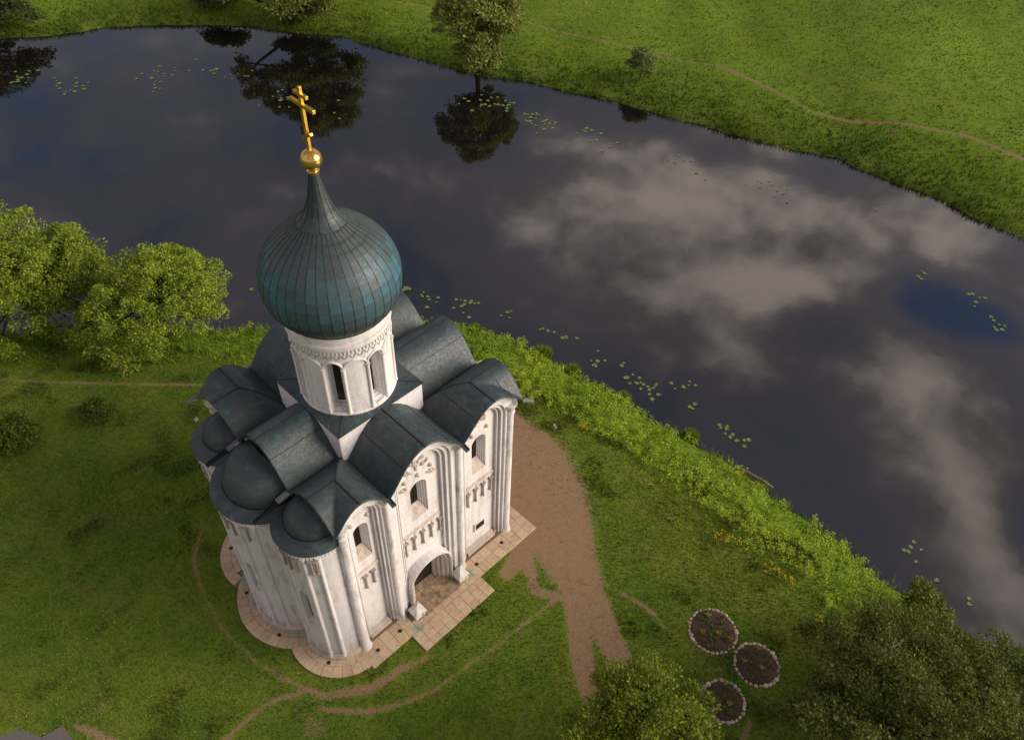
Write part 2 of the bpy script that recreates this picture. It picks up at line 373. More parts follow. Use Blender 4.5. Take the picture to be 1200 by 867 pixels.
def path_mask(x, y, pl):
    """pl = [(x,y,halfwidth)...] -> 1 on the path falling to 0 at its edge"""
    out = np.zeros(np.shape(x))
    for (ax, ay, aw), (bx, by, bw) in zip(pl[:-1], pl[1:]):
        dx, dy = bx-ax, by-ay; t = np.clip(((x-ax)*dx+(y-ay)*dy)/(dx*dx+dy*dy), 0, 1)
        d = np.hypot(x-ax-t*dx, y-ay-t*dy); w = aw+(bw-aw)*t
        out = np.maximum(out, np.clip(.5+(w-d)/np.maximum(w*.9, .28), 0, 1))
    return out
dirt_paths = [
    [(15.2, 7.5, 1.0), (14.6, 5.0, 1.5), (13.9, 2.6, 2.2), (12.8, .2, 2.2), (11.4, -2.0, 1.75), (10.5, -3.6, 1.35), (9.9, -4.8, 1.05), (9.3, -6.5, .72), (8.5, -8.2, .6), (7.6, -9.7, .58), (5.4, -13.2, .6)],
    [(13, 10, 1.6), (12.6, 6, 2.0), (12.2, 3, 2.0), (10.9, .2, 1.2), (9.2, -1.35, .6), (7.9, -1.5, .4)],
    [(9.7, -4.7, .9), (8.3, -6.0, .62), (7.2, -7.1, .55), (6.5, -8.0, .5), (5.6, -9.4, .4)],
    [(9.3, -1.4, .6), (8.2, -3.2, .42), (8.8, -4.3, .4)],
    [(8.5, -4.2, .3), (6.3, -4.0, .2), (3.8, -3.7, .2), (1.4, -3.4, .24), (-.1, -2.8, .3), (-1.4, -2.0, .34), (-2.8, -.4, .3)],
    [(-1.2, 12, .1), (-2.0, 11.1, .26), (-2.9, 10.0, .22), (-3.4, 8.6, .2), (-3.8, 6.0, .2), (-3.6, 3.4, .22), (-2.9, 1.3, .26), (-2.3, -.1, .38), (-.6, -1.3, .5), (1.0, -1.6, .42), (2.4, -2.1, .25)],
    [(-2.9, .7, .26), (-3.9, 1.25, .24), (-4.8, 1.4, .22), (-6.6, 1.3, .26), (-9, .6, .3)],
    [(-10.6, 6.3, .2), (-10.2, 5.5, .3), (-9.4, 3.5, .3)], [(-9.9, 6.0, .14), (-9.1, 6.6, .12)],
    [(-14, 39, .2), (-9, 33.5, .2), (-4.7, 29.4, .2), (-1.1, 25.6, .2), (1.4, 23.0, .22), (4.1, 20.2, .22), (8, 16, .22)],
    [(11.0, -5.4, .12), (11.3, -6.9, .2), (11.4, -7.9, .26), (11.2, -9.1, .14)], [(11.4, -12.0, .2), (10.9, -11.5, .12)], [(10.4, -14.2, .24), (9.2, -14.6, .3)],
    [(14.2, 1.6, .1), (14.6, .9, .2), (14.3, .2, .1)],
    [(52, 60, .3), (58.9, 48.5, .28), (61.3, 40.2, .28), (63.3, 32.2, .28), (65.6, 25.1, .28), (65.5, 18.8, .3), (65.3, 13.5, .3), (66.5, 9.9, .32), (68.7, 5.7, .32), (70.4, .7, .36), (70.2, -4.9, .36), (69, -12, .36)],
    [(66.9, 6.6, .5), (67.2, 5.2, .5)], [(52.3, 37.9, .3), (52.5, 37, .4)],
]
NARROW = {2: (1, .9), 3: (.8, .64), 4: (.62, .66), 5: (.62, .66), 6: (.7, .66), 7: (.8, .7), 8: (.8, .6), 9: (.7, .72), 10: (.8, .62), 11: (.7, .6), 12: (.7, .62), 13: (.8, .55), 14: (.68, .86), 15: (.7, .6), 16: (.8, .6)}
dirt_paths = [[(x, y, w*NARROW.get(i, (1, 1))[0]) for x, y, w in pl] for i, pl in enumerate(dirt_paths)]
dirt = np.zeros(len(fx))
for i_, pl in enumerate(dirt_paths): dirt = np.maximum(dirt, path_mask(fx, fy, pl)*NARROW.get(i_, (1, 1))[1])
dB, isF = bank_info(fx, fy)
worn = np.clip((vnoise(fx, fy, 3.4, 51)*.6+vnoise(fx, fy, 1.1, 52)*.5)-.08, 0, 1)*.6*np.clip(1.5-np.hypot(fx-4, fy-2)/16, 0, 1)*(~isF)*(dB > 5)
dirt = np.maximum(dirt, worn)
lushn = np.where(~isF, np.clip(1-(dB-4.4)/1.8, 0, 1), np.clip(.55+vnoise(fx, fy, 11, 9)*.35, 0, 1)*np.clip((dB-1)/3, 0, 1)) * (dB > -1)
dry = np.zeros(len(fx))
for pl in ([(13.6, -5.5, .15), (15.0, -9.4, .2), (15.2, -12.2, .2), (15.0, -15, .2)], [(12.4, -3.2, .2), (13.6, -5.6, .15)], [(11.6, -9.5, .3), (11.2, -11.5, .4)],
           [(17, 9, .4), (16.8, 6.5, .5), (17.6, 4.5, .2)], [(73, 30, .3), (70, 17, .3), (73, 8, .3), (82, -3, .4)], [(-6, 16, .8), (-3, 13.5, .5)], [(-8, 13, .3), (-6.5, 10, .5)]):
    dry = np.maximum(dry, path_mask(fx, fy, pl)*(.75 if pl[0][0] == 13.6 else .4))
nx, ny = len(gx), len(gy); idx = np.arange(nx*ny).reshape(ny, nx)
GF = np.stack([idx[:-1, :-1], idx[:-1, 1:], idx[1:, 1:], idx[1:, :-1]], -1).reshape(-1, 4)
tag(np_mesh('ground', np.c_[fx, fy, GH], GF, M['ground'], np.c_[dirt, lushn, dry], smooth=True), kind='structure')
w = MB(); w.add([(-2600, -2600, WZ), (2600, -2600, WZ), (2600, 2600, WZ), (-2600, 2600, WZ)], [(0, 1, 2, 3)])
tag(w.build('river_water', M['water'], recalc=False), kind='structure')

# ------------------------------------------------------------------ church
Wd, Dp, H = 10.1, 9.82, 10.14
XB = [0, 2.58, 6.48, Wd]; YB = [0, 3.02, 6.56, Dp]
DCX, DCY = 4.53, 4.79
church = empty('church', (0, 0, 0), 'white stone church with patinated copper roof and a single onion dome', 'church')
ST = np.array([[0, 1], [.1, .99], [.2, .962], [.3, .905], [.4, .825], [.5, .72], [.6, .59], [.68, .475], [.76, .35], [.83, .24], [.9, .135], [.95, .065], [1, 0]])
def s_prof(t): return np.interp(np.clip(np.abs(t), 0, 1), ST[:, 0], ST[:, 1])
CR = {(0, 0): .98, (2, 0): 1.25, (0, 2): .94, (2, 2): 1.12}; CC = 1.58
def bay_of(v, B): i = 0 if v < B[1] else (1 if v < B[2] else 2); return i, (B[i]+B[i+1])/2, (B[i+1]-B[i])/2
def roof_z(x, y):
    i, mx, hx = bay_of(x, XB); j, my, hy = bay_of(y, YB)
    if i == 1 and j == 1: return H + CC
    if i == 1: return H + CC*s_prof((x-mx)/hx)
    if j == 1: return H + CC*s_prof((y-my)/hy)
    r = CR[(i, j)]; f = r*s_prof((x-mx)/hx); g = r*s_prof((y-my)/hy)
    ox = (x-mx)*(-1 if i == 0 else 1) > 0; oy = (y-my)*(-1 if j == 0 else 1) > 0
    if ox and oy: return H + max(f, g)
    if ox: return H + g
    if oy: return H + f
    return H + min(f, g)
def build_roof():
    xs = np.unique(np.round(np.concatenate([np.linspace(a, b, n) for a, b, n in ((0, 1.29, 25), (1.29, 2.58, 25), (2.58, 6.48, 70), (6.48, 8.29, 34), (8.29, Wd, 34))]), 4))
    ys = np.unique(np.round(np.concatenate([np.linspace(a, b, n) for a, b, n in ((0, 1.51, 28), (1.51, 3.02, 28), (3.02, 6.56, 62), (6.56, 8.19, 30), (8.19, Dp, 30))]), 4))
    b = MB(); id_ = {}
    for a, x in enumerate(xs):
        for c, y in enumerate(ys):
            id_[(a, c)] = len(b.v); b.v.append((x, y, float(roof_z(min(max(x, 1e-4), Wd-1e-4), min(max(y, 1e-4), Dp-1e-4)))))
    for a in range(len(xs)-1):
        for c in range(len(ys)-1):
            mx, my = (xs[a]+xs[a+1])/2, (ys[c]+ys[c+1])/2
            if abs(mx-DCX) < 1.9 and abs(my-DCY) < 1.72: continue
            b.f.append((id_[(a, c)], id_[(a+1, c)], id_[(a+1, c+1)], id_[(a, c+1)]))
    o = b.build('roof', M['copper'], church, smooth=32, recalc=False)
    md = o.modifiers.new('thick', 'SOLIDIFY'); md.thickness = .06; md.offset = -1
    # standing seams that follow the vault
    def seam(pts, w=.03):
        s = MB(); s.tube([(x, y, roof_z(min(max(x, 1e-3), Wd-1e-3), min(max(y, 1e-3), Dp-1e-3))+.008) for x, y in pts], w, 5)
        s.build('roof_seam', M['seam'], o, smooth=True)
    L = lambda a, c, n=24: [(a[0]+(c[0]-a[0])*k/n, a[1]+(c[1]-a[1])*k/n) for k in range(n+1)]
    mE, mC, mWx = 1.29, 4.53, 8.29; mN, mD, mS = 1.51, 4.79, 8.19
    seam(L((mE, 0), (mE, mN))); seam(L((0, mN), (mE, mN))); seam(L((mWx, 0), (mWx, mN))); seam(L((Wd, mN), (mWx, mN)))
    seam(L((mE, Dp), (mE, mS))); seam(L((0, mS), (mE, mS))); seam(L((mWx, Dp), (mWx, mS))); seam(L((Wd, mS), (mWx, mS)))
    seam(L((mC, 0), (mC, 2.68))); seam(L((mC, Dp), (mC, 6.9))); seam(L((0, mD), (2.42, mD))); seam(L((Wd, mD), (6.64, mD)))
    seam(L((mE, mN), (2.56, 3.0)), .018); seam(L((mWx, mN), (6.5, 3.0)), .018); seam(L((mE, mS), (2.56, 6.58)), .018); seam(L((mWx, mS), (6.5, 6.58)), .018)
    for x in (2.58, 6.48): seam(L((x, 0), (x, 2.75)), .02); seam(L((x, Dp), (x, 6.9)), .02)
    for y in (3.02, 6.56): seam(L((0, y), (2.45, y)), .02); seam(L((Wd, y), (6.6, y)), .02)
    for x in (3.45, 5.7): seam(L((x, 0), (x, 2.68)), .012)
    for y in (3.9, 5.75): seam(L((0, y), (2.42, y)), .012); seam(L((Wd, y), (6.64, y)), .012)
    for x in (7.3, 9.3): seam(L((x, 0), (x, 1.0 if x > 8.3 else 2.2)), .012)
    return o
roof = build_roof()

def spout(p, d, ln, m, w=.10, drop=.10, deep=.09):
    """open trough from root p along d"""
    d = Vector(d).normalized(); side = Vector((-d.y, d.x, 0)); p = Vector(p); e = p + d*ln - Vector((0, 0, drop))
    b = MB(); th = .02
    prof = [(-w, deep), (-w, 0), (w, 0), (w, deep), (w-th, deep), (w-th, th), (-w+th, th), (-w+th, deep)]
    A = [p+side*a+Vector((0, 0, z)) for a, z in prof]; Bq = [e+side*a+Vector((0, 0, z)) for a, z in prof]
    b.strip(A, Bq, True); b.add(A, [tuple(range(8))]); b.add(Bq, [tuple(range(8))])
    return b.build('rain_spout', m, church)
zs_ = H-.10
for x in XB[1:3]: spout((x, .06, zs_), (0, -1, 0), .34, M['copper']); spout((x, Dp-.06, zs_), (0, 1, 0), .4, M['zinc'])
for y in YB[1:3]: spout((Wd-.06, y, zs_), (1, 0, 0), .5, M['zinc'])
spout((.1, 3.02, zs_), (-1, 0, 0), .62, M['zinc'], .12); spout((.1, 6.56, zs_), (-1, 0, 0), .62, M['zinc'], .12)
spout((Wd-.05, .05, zs_), (1, -.75, 0), .5, M['zinc']); spout((.05, Dp-.05, zs_), (-1, .75, 0), .5, M['zinc'])
spout((.06, .06, zs_), (-.6, -1, 0), .26, M['copper']); spout((Wd-.05, Dp-.05, zs_), (1, 1, 0), .5, M['zinc'])
spout((.0, 3.15, 9.82), (-1, 0, 0), 1.6, M['tar'], .09, .36, .11); spout((-.2, 6.62, 9.92), (-1, 0, 0), 1.3, M['tar'], .085, .2, .11)

def arch(uc, hw, z0, zs, n=14):
    pts = [(uc-hw, z0 + (zs-z0)*k/4) for k in range(4)]
    pts += [(uc-hw*math.cos(PI*k/n), zs+hw*math.sin(PI*k/n)) for k in range(n+1)]
    pts += [(uc+hw, zs-(zs-z0)*k/4) for k in range(1, 5)]
    return pts
def column_mesh(r, h, base=True, capital=True, n=12):
    pr = [(r, .0), (r, h)]
    if base: pr = [(r*1.55, 0), (r*1.6, r*.25), (r*1.5, r*.55), (r*1.2, r*.8), (r*1.35, r*1.1), (r*1.1, r*1.4)] + pr[1:]
    else: pr = [(r, 0)] + pr[1:]
    if capital: pr = pr[:-1] + [(r, h-r*3.0), (r*1.25, h-r*2.8), (r*1.05, h-r*2.5), (r*1.2, h-r*1.4), (r*1.65, h-r*.5), (r*1.65, h)]
    return MB().lathe((0, 0, 0), pr, n, caps=True).mesh('column')
COLM = {}
def column(name, M_, u, v, z0, h, r, parent, mat, base=True, capital=True, n=12):
    key = (round(r, 3), round(h, 3), base, capital, n)
    if key not in COLM: COLM[key] = column_mesh(r, h, base, capital, n); COLM[key].shade_smooth(); COLM[key].set_sharp_from_angle(angle=R(50)); COLM[key].materials.append(mat)
    return link(name, COLM[key], None, parent, M_(u, v, z0))
def console_mesh():
    b = MB(); b.lathe((0, 0, 0), [(.0, -.02), (.05, .0), (.085, .08), (.09, .15), (.06, .20), (.055, .22), (.055, .78), (.07, .80), (.065, .84), (.105, .95), (.11, 1.03)], 10, caps=True)
    b.box((-.13, -.12, 1.03), (.13, .10, 1.09)); me = b.mesh('console_column'); me.materials.append(M['console'])
    for v in me.vertices: v.co.x *= .8; v.co.y *= .8
    return me
CONS = console_mesh()
def lump_mesh(seed, n, su, sz, r0, r1):
    """carved relief: a cluster of rounded limbs standing proud of the wall"""
    rr = random.Random(seed); b = MB(); bm = bmesh.new()
    for k in range(n):
        u = rr.uniform(-su, su); z = rr.uniform(-sz, sz); r = rr.uniform(r0, r1)
        mt = Matrix.Translation((u, 0, z)) @ Matrix.Rotation(rr.uniform(0, PI), 4, 'Y') @ Matrix.Diagonal((r*rr.uniform(1.1, 2.2), .07, r*rr.uniform(.5, .9), 1))
        bmesh.ops.create_icosphere(bm, subdivisions=1, radius=1, matrix=mt)
    me = bpy.data.meshes.new('carved_relief'); bm.to_mesh(me); bm.free(); me.materials.append(M['carve']); me.shade_smooth(); return me
def mask_mesh():
    b = MB(); b.lathe((0, 0, 0), [(.0, .0)], 6); bm = bmesh.new()
    bmesh.ops.create_uvsphere(bm, u_segments=8, v_segments=6, radius=1, matrix=Matrix.Diagonal((.09, .09, .12, 1)))
    bmesh.ops.create_uvsphere(bm, u_segments=6, v_segments=4, radius=1, matrix=Matrix.Translation((0, -.08, -.01)) @ Matrix.Diagonal((.025, .04, .05, 1)))
    me = bpy.data.meshes.new('carved_mask'); bm.to_mesh(me); bm.free(); me.materials.append(M['carve']); me.shade_smooth(); return me
MASK = mask_mesh()

def facade(origin, U, V, B, prof, bays, flat=False):
    U = Vector(U); V = Vector(V); O = Vector(origin)
    P = lambda u, v, z: O + U*u + V*v + Vector((0, 0, z))
    rot = math.atan2(U.y, U.x); flip = U.x*V.y-U.y*V.x < 0
    L = B[-1]; b = MB(); v0 = .36
    top = [(L-.30-(L-.60)*k/90, 0) for k in range(91)]; top = [(u, prof(u)-.13) for u, _ in top]
    if flat:
        b.poly([[P(u, v0, z) for u, z in [(.3, 0), (L-.3, 0)] + top]]); return b.build('facade_wall', M['wall'], church)
    outer = [(.30, 0)]
    for (uc, hw, st, zs, portal, ww) in bays: outer += arch(uc, hw, 0, zs)
    outer += [(L-.30, 0)] + top
    b.poly([[P(u, v0, z) for u, z in outer]])
    wall = None; wins = []
    for (uc, hw, st, zs, portal, ww) in bays:
        vs = [.36, .48, .60, .74]; hws = [hw, hw-st, hw-2*st, hw-3*st]
        for k in range(3):
            z1 = arch(uc, hws[k], 0, zs); z2 = arch(uc, hws[k+1], 0, zs)
            b.strip([P(u, vs[k], z) for u, z in z1], [P(u, vs[k+1], z) for u, z in z1])
            b.strip([P(u, vs[k+1], z) for u, z in z1], [P(u, vs[k+1], z) for u, z in z2])
        for k in (1, 2):
            rl = MB(); rl.tube([P(u, vs[k]+.0, max(z, .3)) for u, z in arch(uc, hws[k]-.03, .3, zs, 20)], .028, 6); rl.build('order_roll', M['wall'], church, smooth=True)
        vp = vs[3]; pan = arch(uc, hws[3], 0, zs); hw3 = hws[3]
        zb, ztop = 6.22, 8.72
        w0 = arch(uc, ww, zb, ztop-ww)
        if portal: pan = pan[:1] + arch(uc, min(.98, hw3-.02), 0, 1.85) + pan[-1:] + pan[1:-1][::-1]
        b.poly([[P(u, vp, z) for u, z in pan], [P(u, vp, z) for u, z in w0]])
        # the window: ribbed splayed jambs, sloped sill, dark glazing
        win = MB(); sill = MB(); cur = w0; vv = vp
        for k in range(4):
            nh = ww*(1-.14*(k+1)); nz = zb+.16*(k+1); nx_ = arch(uc, nh, nz, ztop-ww-.02*k)
            mid = arch(uc, nh+ww*.02, nz, ztop-ww-.02*k)
            win.strip([P(u, vv, z) for u, z in cur], [P(u, vv+.09, z) for u, z in cur][:]); win.strip([P(u, vv+.09, z) for u, z in cur], [P(u, vv+.09, z) for u, z in nx_])
            sill.add([P(cur[0][0], vv, cur[0][1]), P(cur[-1][0], vv, cur[-1][1]), P(nx_[-1][0], vv+.09, nx_[-1][1]), P(nx_[0][0], vv+.09, nx_[0][1])], [(0, 1, 2, 3)])
            cur = nx_; vv += .09
        wo = win.build('window', M['wall'], church)
        sill.build('window_sill', M['carve'], wo)
        pn = MB(); pn.poly([[P(u, vv+.02, z) for u, z in cur]]); pn.build('window_pane', M['pane'], wo)
        for k in range(1, 6):
            br = MB(); zz = zb+.7+k*.27; br.tube([P(uc-ww*.42, vv, zz), P(uc+ww*.42, vv, zz)], .014, 5); br.build('window_bar', M['iron'], wo)
        br = MB(); br.tube([P(uc, vv-.005, zb+.66), P(uc, vv-.005, ztop-.2)], .014, 5); br.build('window_bar', M['iron'], wo)
        # string course and the row of console columns under it
        sc = MB(); a0, a1 = uc-hw3-.01, uc+hw3+.01
        q = [(vp+.01, 5.36), (vp-.05, 5.37), (vp-.08, 5.42), (vp-.08, 5.46), (vp+.01, 5.60)]
        sc.strip([P(a0, v, z) for v, z in q], [P(a1, v, z) for v, z in q], True); sc.add([P(a0, v, z) for v, z in q], [range(5)]); sc.add([P(a1, v, z) for v, z in q], [range(5)])
        so = sc.build('string_course', M['carve'], church)
        nc = 5 if hw3 > .95 else (4 if hw3 > .75 else 2); sp = .5 if nc > 2 else .42
        if nc == 4: sp = .49
        for k in range(nc):
            o = link('console_column', CONS, None, so, P(uc+(k-(nc-1)/2)*sp, vp-.07, 4.06)); o.rotation_euler.z = rot + (PI if flip else 0)
            if k < nc-1 and nc > 2:   # little blind arch between the columns
                ar = MB(); uu = uc+(k-(nc-1)/2)*sp; ar.tube([P(uu+sp/2-(sp/2-.05)*math.cos(PI*j/8), vp-.02, 5.14+.17*math.sin(PI*j/8)) for j in range(9)], .028, 5); ar.build('blind_arch', M['wall'], so, smooth=True)
        pl = MB()
        for sg in (-1, 1):
            e0 = uc+sg*hw3; e1 = uc+sg*(1.36 if portal else 0)
            if portal: continue
        if not portal:
            for hgt, vv2 in ((.22, .50), (.34, .60), (.44, .66)):
                pl.box((0, 0, 0), (0, 0, 0)) if False else None
                c8 = [P(uc-hw3-(.02 if hgt > .3 else .1), vv2, 0), P(uc+hw3+(.02 if hgt > .3 else .1), vv2, 0)]
                q = [(vv2, 0), (vv2, hgt-.03), (vv2+.03, hgt), (vp+.01, hgt+.002*hgt)]
                pl.strip([P(uc-hw3-.06, v, z) for v, z in q], [P(uc+hw3+.06, v, z) for v, z in q])
            pl.build('plinth', M['carve'], church)
        # carved figures in the arch head
        def rel(me, u, z, nm='carved_relief'):
            o = link(nm, me, None, church, P(u, vp-.03, z)); o.rotation_euler.z = rot + (PI if flip else 0)
        def msk(u, z): rel(MASK, u, z, 'carved_mask')
        if hw3 > .95:
            rel(lump_mesh(11, 9, .10, .22, .05, .10), uc, 9.85); rel(lump_mesh(12, 8, .18, .10, .04, .08), uc-.42, 9.72); rel(lump_mesh(13, 8, .18, .10, .04, .08), uc+.42, 9.72)
            rel(lump_mesh(14, 6, .14, .08, .04, .07), uc-.22, 10.18); rel(lump_mesh(15, 6, .14, .08, .04, .07), uc+.22, 10.18)
            rel(lump_mesh(16, 8, .16, .10, .04, .08), uc-.72, 8.85); rel(lump_mesh(17, 8, .16, .10, .04, .08), uc+.72, 8.85)
            msk(uc-.7, 9.3); msk(uc, 9.22); msk(uc+.7, 9.3)
        else:
            rel(lump_mesh(21, 7, .12, .14, .05, .09), uc-.2, 9.75); rel(lump_mesh(22, 7, .12, .14, .05, .09), uc+.2, 9.75)
            msk(uc-min(.45, hw3-.12), 9.1); msk(uc+min(.45, hw3-.12), 9.1)
            ln = MB(); ln.tube([P(uc-hw3, vp-.01, 9.42), P(uc+hw3, vp-.01, 9.42)], .025, 5); ln.build('string_course', M['wall'], church)
    wall = b.build('facade_wall', M['wall'], church)
    # engaged columns between the bays, stouter ones at the corners
    for u in B[1:-1]: column('pilaster', P, u, .36, 0, 9.95, .165, church, M['shaft'], n=16)
    return P
BN = [(1.50, .84, .10, 9.35, False, .37), (4.53, 1.54, .17, 9.45, True, .45), (8.05, 1.30, .14, 9.45, False, .43)]
PN = facade((0, 0, 0), (1, 0, 0), (0, 1, 0), XB, lambda u: roof_z(u, .001), BN)
BW = [(1.72, .92, .11, 9.4, False, .38), (4.79, 1.40, .15, 9.45, True, .45), (8.06, 1.05, .12, 9.4, False, .4)]
PW = facade((Wd, 0, 0), (0, 1, 0), (-1, 0, 0), YB, lambda u: roof_z(Wd-.001, u), BW)
PS = facade((0, Dp, 0), (1, 0, 0), (0, -1, 0), XB, lambda u: roof_z(u, Dp-.001), BN)
facade((0, 0, 0), (0, 1, 0), (1, 0, 0), YB, lambda u: roof_z(.001, u), [], True)
ident = lambda u, v, z: Vector((u, v, z))
for x, y in ((.46, .44), (Wd-.46, .44), (Wd-.46, Dp-.44), (.46, Dp-.44)):
    column('corner_pilaster', ident, x, y, 0, 9.98, .21, church, M['shaft'], n=20)
# slit hatch in the west bay
hb = MB(); hb.box((7.78, .70, 1.52), (8.36, .76, 2.02)); ho = hb.build('hatch', M['door'], church)
fr = MB()
for a, c in (((7.72, .66, 1.46), (8.42, .745, 1.52)), ((7.72, .66, 2.02), (8.42, .745, 2.08)), ((7.72, .66, 1.52), (7.78, .745, 2.02)), ((8.36, .66, 1.52), (8.42, .745, 2.02))): fr.box(a, c)
fr.build('hatch_frame', M['wall'], ho)

def portal(P, uc):
    root = None; b = MB(); zs = 1.85
    steps = [(1.29, .28), (1.16, .40), (1.03, .55), (.90, .72), (.77, .92), (.64, 1.10)]
    ex = arch(uc, 1.29, 0, zs); b.strip([P(u, .28, z) for u, z in ex], [P(u, .80, z) for u, z in ex])
    for k in range(len(steps)-1):
        (h0, v0), (h1, v1) = steps[k], steps[k+1]; A = arch(uc, h0-.005*(k > 0), 0, zs); C = arch(uc, h1, 0, zs)
        b.strip([P(u, v0, z) for u, z in A], [P(u, v0, z) for u, z in C]); b.strip([P(u, v0, z) for u, z in C], [P(u, v1, z) for u, z in C])
    root = b.build('portal', M['wall'], church)
    for k, (h, v) in enumerate(((1.23, .29), (1.10, .42), (.97, .58), (.84, .76), (.71, .95))):
        roll = MB(); roll.tube([P(uc-h*math.cos(PI*j/20), v, zs+h*math.sin(PI*j/20)) for j in range(21)], .06 if k == 0 else .048, 7); roll.build('archivolt', M['carve'] if k % 2 else M['shaft'], root, smooth=True)
        for sg in (-1, 1): column('portal_column', P, uc+sg*h, v-.01, .06, zs-.06, .062, root, M['carve'])
    d = MB(); d.poly([[P(u, 1.12, z) for u, z in arch(uc, .66, 0, zs)]]); do = d.build('door', M['door'], root)
    for sg in (-1, 1):
        for zz in (.5, 1.2, 1.9):
            hbb = MB(); hbb.tube([P(uc+sg*.06, 1.11, zz), P(uc+sg*.58, 1.11, zz)], .022, 5); hbb.build('door_strap', M['iron'], do)
    return root
portal(PN, 4.53); portal(PW, 4.79); portal(PS, 4.53)

# --- apses and drum share a curved wall with recessed windows
def cyl_wall(name, c, rad, a0, a1, z0, z1, wins, mat, parent, depth=.3, step=R(2.5)):
    """wins: (angle, half-angle, z sill, z spring, z top)"""
    angs = set(np.round(np.linspace(a0, a1, max(8, int(abs(a1-a0)/step))), 5))
    for (wa, hw, zb, zs, zt) in wins:
        angs = {a for a in angs if abs(a-wa) > hw+.004}; angs |= set(np.round(wa+hw*np.cos(np.linspace(0, PI, 11)), 5))
    angs = sorted(angs); b = MB()
    pt = lambda a, z, r=rad: (c[0]+r*math.cos(a), c[1]+r*math.sin(a), z)
    def hole(am):
        for w in wins:
            if abs(am-w[0]) < w[1]: return w
    def atop(a, w): t = min(1, abs(a-w[0])/w[1]); return w[3]+(w[4]-w[3])*math.sqrt(max(0, 1-t*t))
    for a, e in zip(angs[:-1], angs[1:]):
        w = hole((a+e)/2)
        if w is None: b.add([pt(a, z0), pt(e, z0), pt(e, z1), pt(a, z1)], [(0, 1, 2, 3)])
        else:
            if w[2] > z0+.01: b.add([pt(a, z0), pt(e, z0), pt(e, w[2]), pt(a, w[2])], [(0, 1, 2, 3)])
            b.add([pt(a, atop(a, w)), pt(e, atop(e, w)), pt(e, z1), pt(a, z1)], [(0, 1, 2, 3)])
    o = b.build(name, mat, parent, smooth=35)
    wo = []
    for w in wins:
        g = MB(); n = 10
        def curve(f, r, lift):
            A = [(w[0]-w[1]*f, w[2]+lift), (w[0]-w[1]*f, (w[2]+w[3])/2)] + [(w[0]-w[1]*f*math.cos(PI*k/n), w[3]+(w[4]-w[3])*math.sin(PI*k/n)*(.6+.4*f)) for k in range(n+1)] + [(w[0]+w[1]*f, (w[2]+w[3])/2), (w[0]+w[1]*f, w[2]+lift)]
            return [pt(a, z, r) for a, z in A]
        for k in range(3):
            f0, f1 = 1-.13*k, 1-.13*(k+1); r0, r1 = rad-depth*k/3, rad-depth*(k+1)/3
            A, Bm, C2 = curve(f0, r0, .06*k), curve(f0-.02, r1, .06*k), curve(f1, r1, .06*(k+1)); g.strip(A, Bm, True); g.strip(Bm, C2, True)
        wn = g.build('window', mat, o); p2 = MB(); p2.poly([curve(.61, rad-depth-.01, .18)]); p2.build('pane', M['pane'], wn) if parent is None else link('pane', p2.mesh('pane'), M['pane'], o)
    return o
def apse(c, rad, cols, win, cons_a):
    c = (c[0]-.10, c[1])
    a = cyl_wall('apse_wall', c, rad, R(78), R(282), 0, 8.9, win, M['apse'], church, .22)
    pt = lambda an, r, z: Vector((c[0]+r*math.cos(R(an)), c[1]+r*math.sin(R(an)), z))
    for an in cols: column('colonnette', ident, *pt(an, rad+.02, .3)[:2], .3, 8.5, .085, a, M['apse'])
    for an in cons_a:
        o = link('console_column', CONS, None, a, pt(an, rad+.05, 7.55)); o.rotation_euler.z = R(an)+PI/2
    b = MB(); b.lathe((c[0], c[1], 0), [(rad-.02, 0), (rad+.16, 0), (rad+.16, .22), (rad+.10, .28), (rad+.10, .38), (rad-.02, .44)], 48, R(80), R(280)); b.build('plinth', M['carve'], a, smooth=30)
    b = MB(); b.lathe((c[0], c[1], 0), [(rad-.02, 8.80), (rad+.05, 8.82), (rad+.05, 8.90), (rad+.10, 8.98), (rad+.10, 9.06), (rad, 9.08)], 48, R(78), R(282)); b.build('cornice', M['wall'], a, smooth=30)
    nd = int(rad*22)
    dm = MB(); dm.box((-.03, -.05, 0), (.05, .05, .09)); dm = dm.mesh('dentil'); dm.materials.append(M['wall'])
    for k in range(nd):
        an = 95+170*k/(nd-1); o = link('dentil', dm, None, a, pt(an, rad+.04, 8.70)); o.rotation_euler.z = R(an)
    # copper: skirt ring, then the half dome
    e = rad+.17; d = rad-.33
    b = MB(); b.lathe((c[0], c[1], 0), [(rad, 9.04), (e, 9.05), (e+.01, 9.11), (rad-.1, 9.26), (d-.02, 9.34)], 56, R(76), R(284)); sk = b.build('apse_roof', M['copper'], a, smooth=40)
    b = MB(); hh = d*.78; b.lathe((c[0]+.05, c[1], 9.32), [(d*math.cos(t), .06+hh*math.sin(t)) for t in np.linspace(0, PI/2-.02, 14)] , 48, R(84), R(276)); b.build('half_dome', M['copper'], a, smooth=True)
    b = MB(); b.lathe((c[0]+.05, c[1], 9.32), [(d+.01, 0), (d+.035, .03), (d+.01, .07)], 48, R(84), R(276)); b.build('roof_seam', M['seam'], a, smooth=True)
    return a
apse((.30, 1.95), 1.45, (166, 217, 240), [(R(195.5), R(9.5), 3.05, 5.15, 5.8)], (178, 191, 203, 228, 236))
apse((.15, 4.95), 2.05, (143, 168, 201, 220), [(R(192), R(7), 3.1, 4.8, 5.3), (R(152), R(7), 3.1, 4.8, 5.3)], (155, 192, 211, 178))
apse((.30, 7.87), 1.45, (120, 145, 190), [(R(165), R(9.5), 3.05, 5.15, 5.8)], (130, 155, 165, 178, 182))

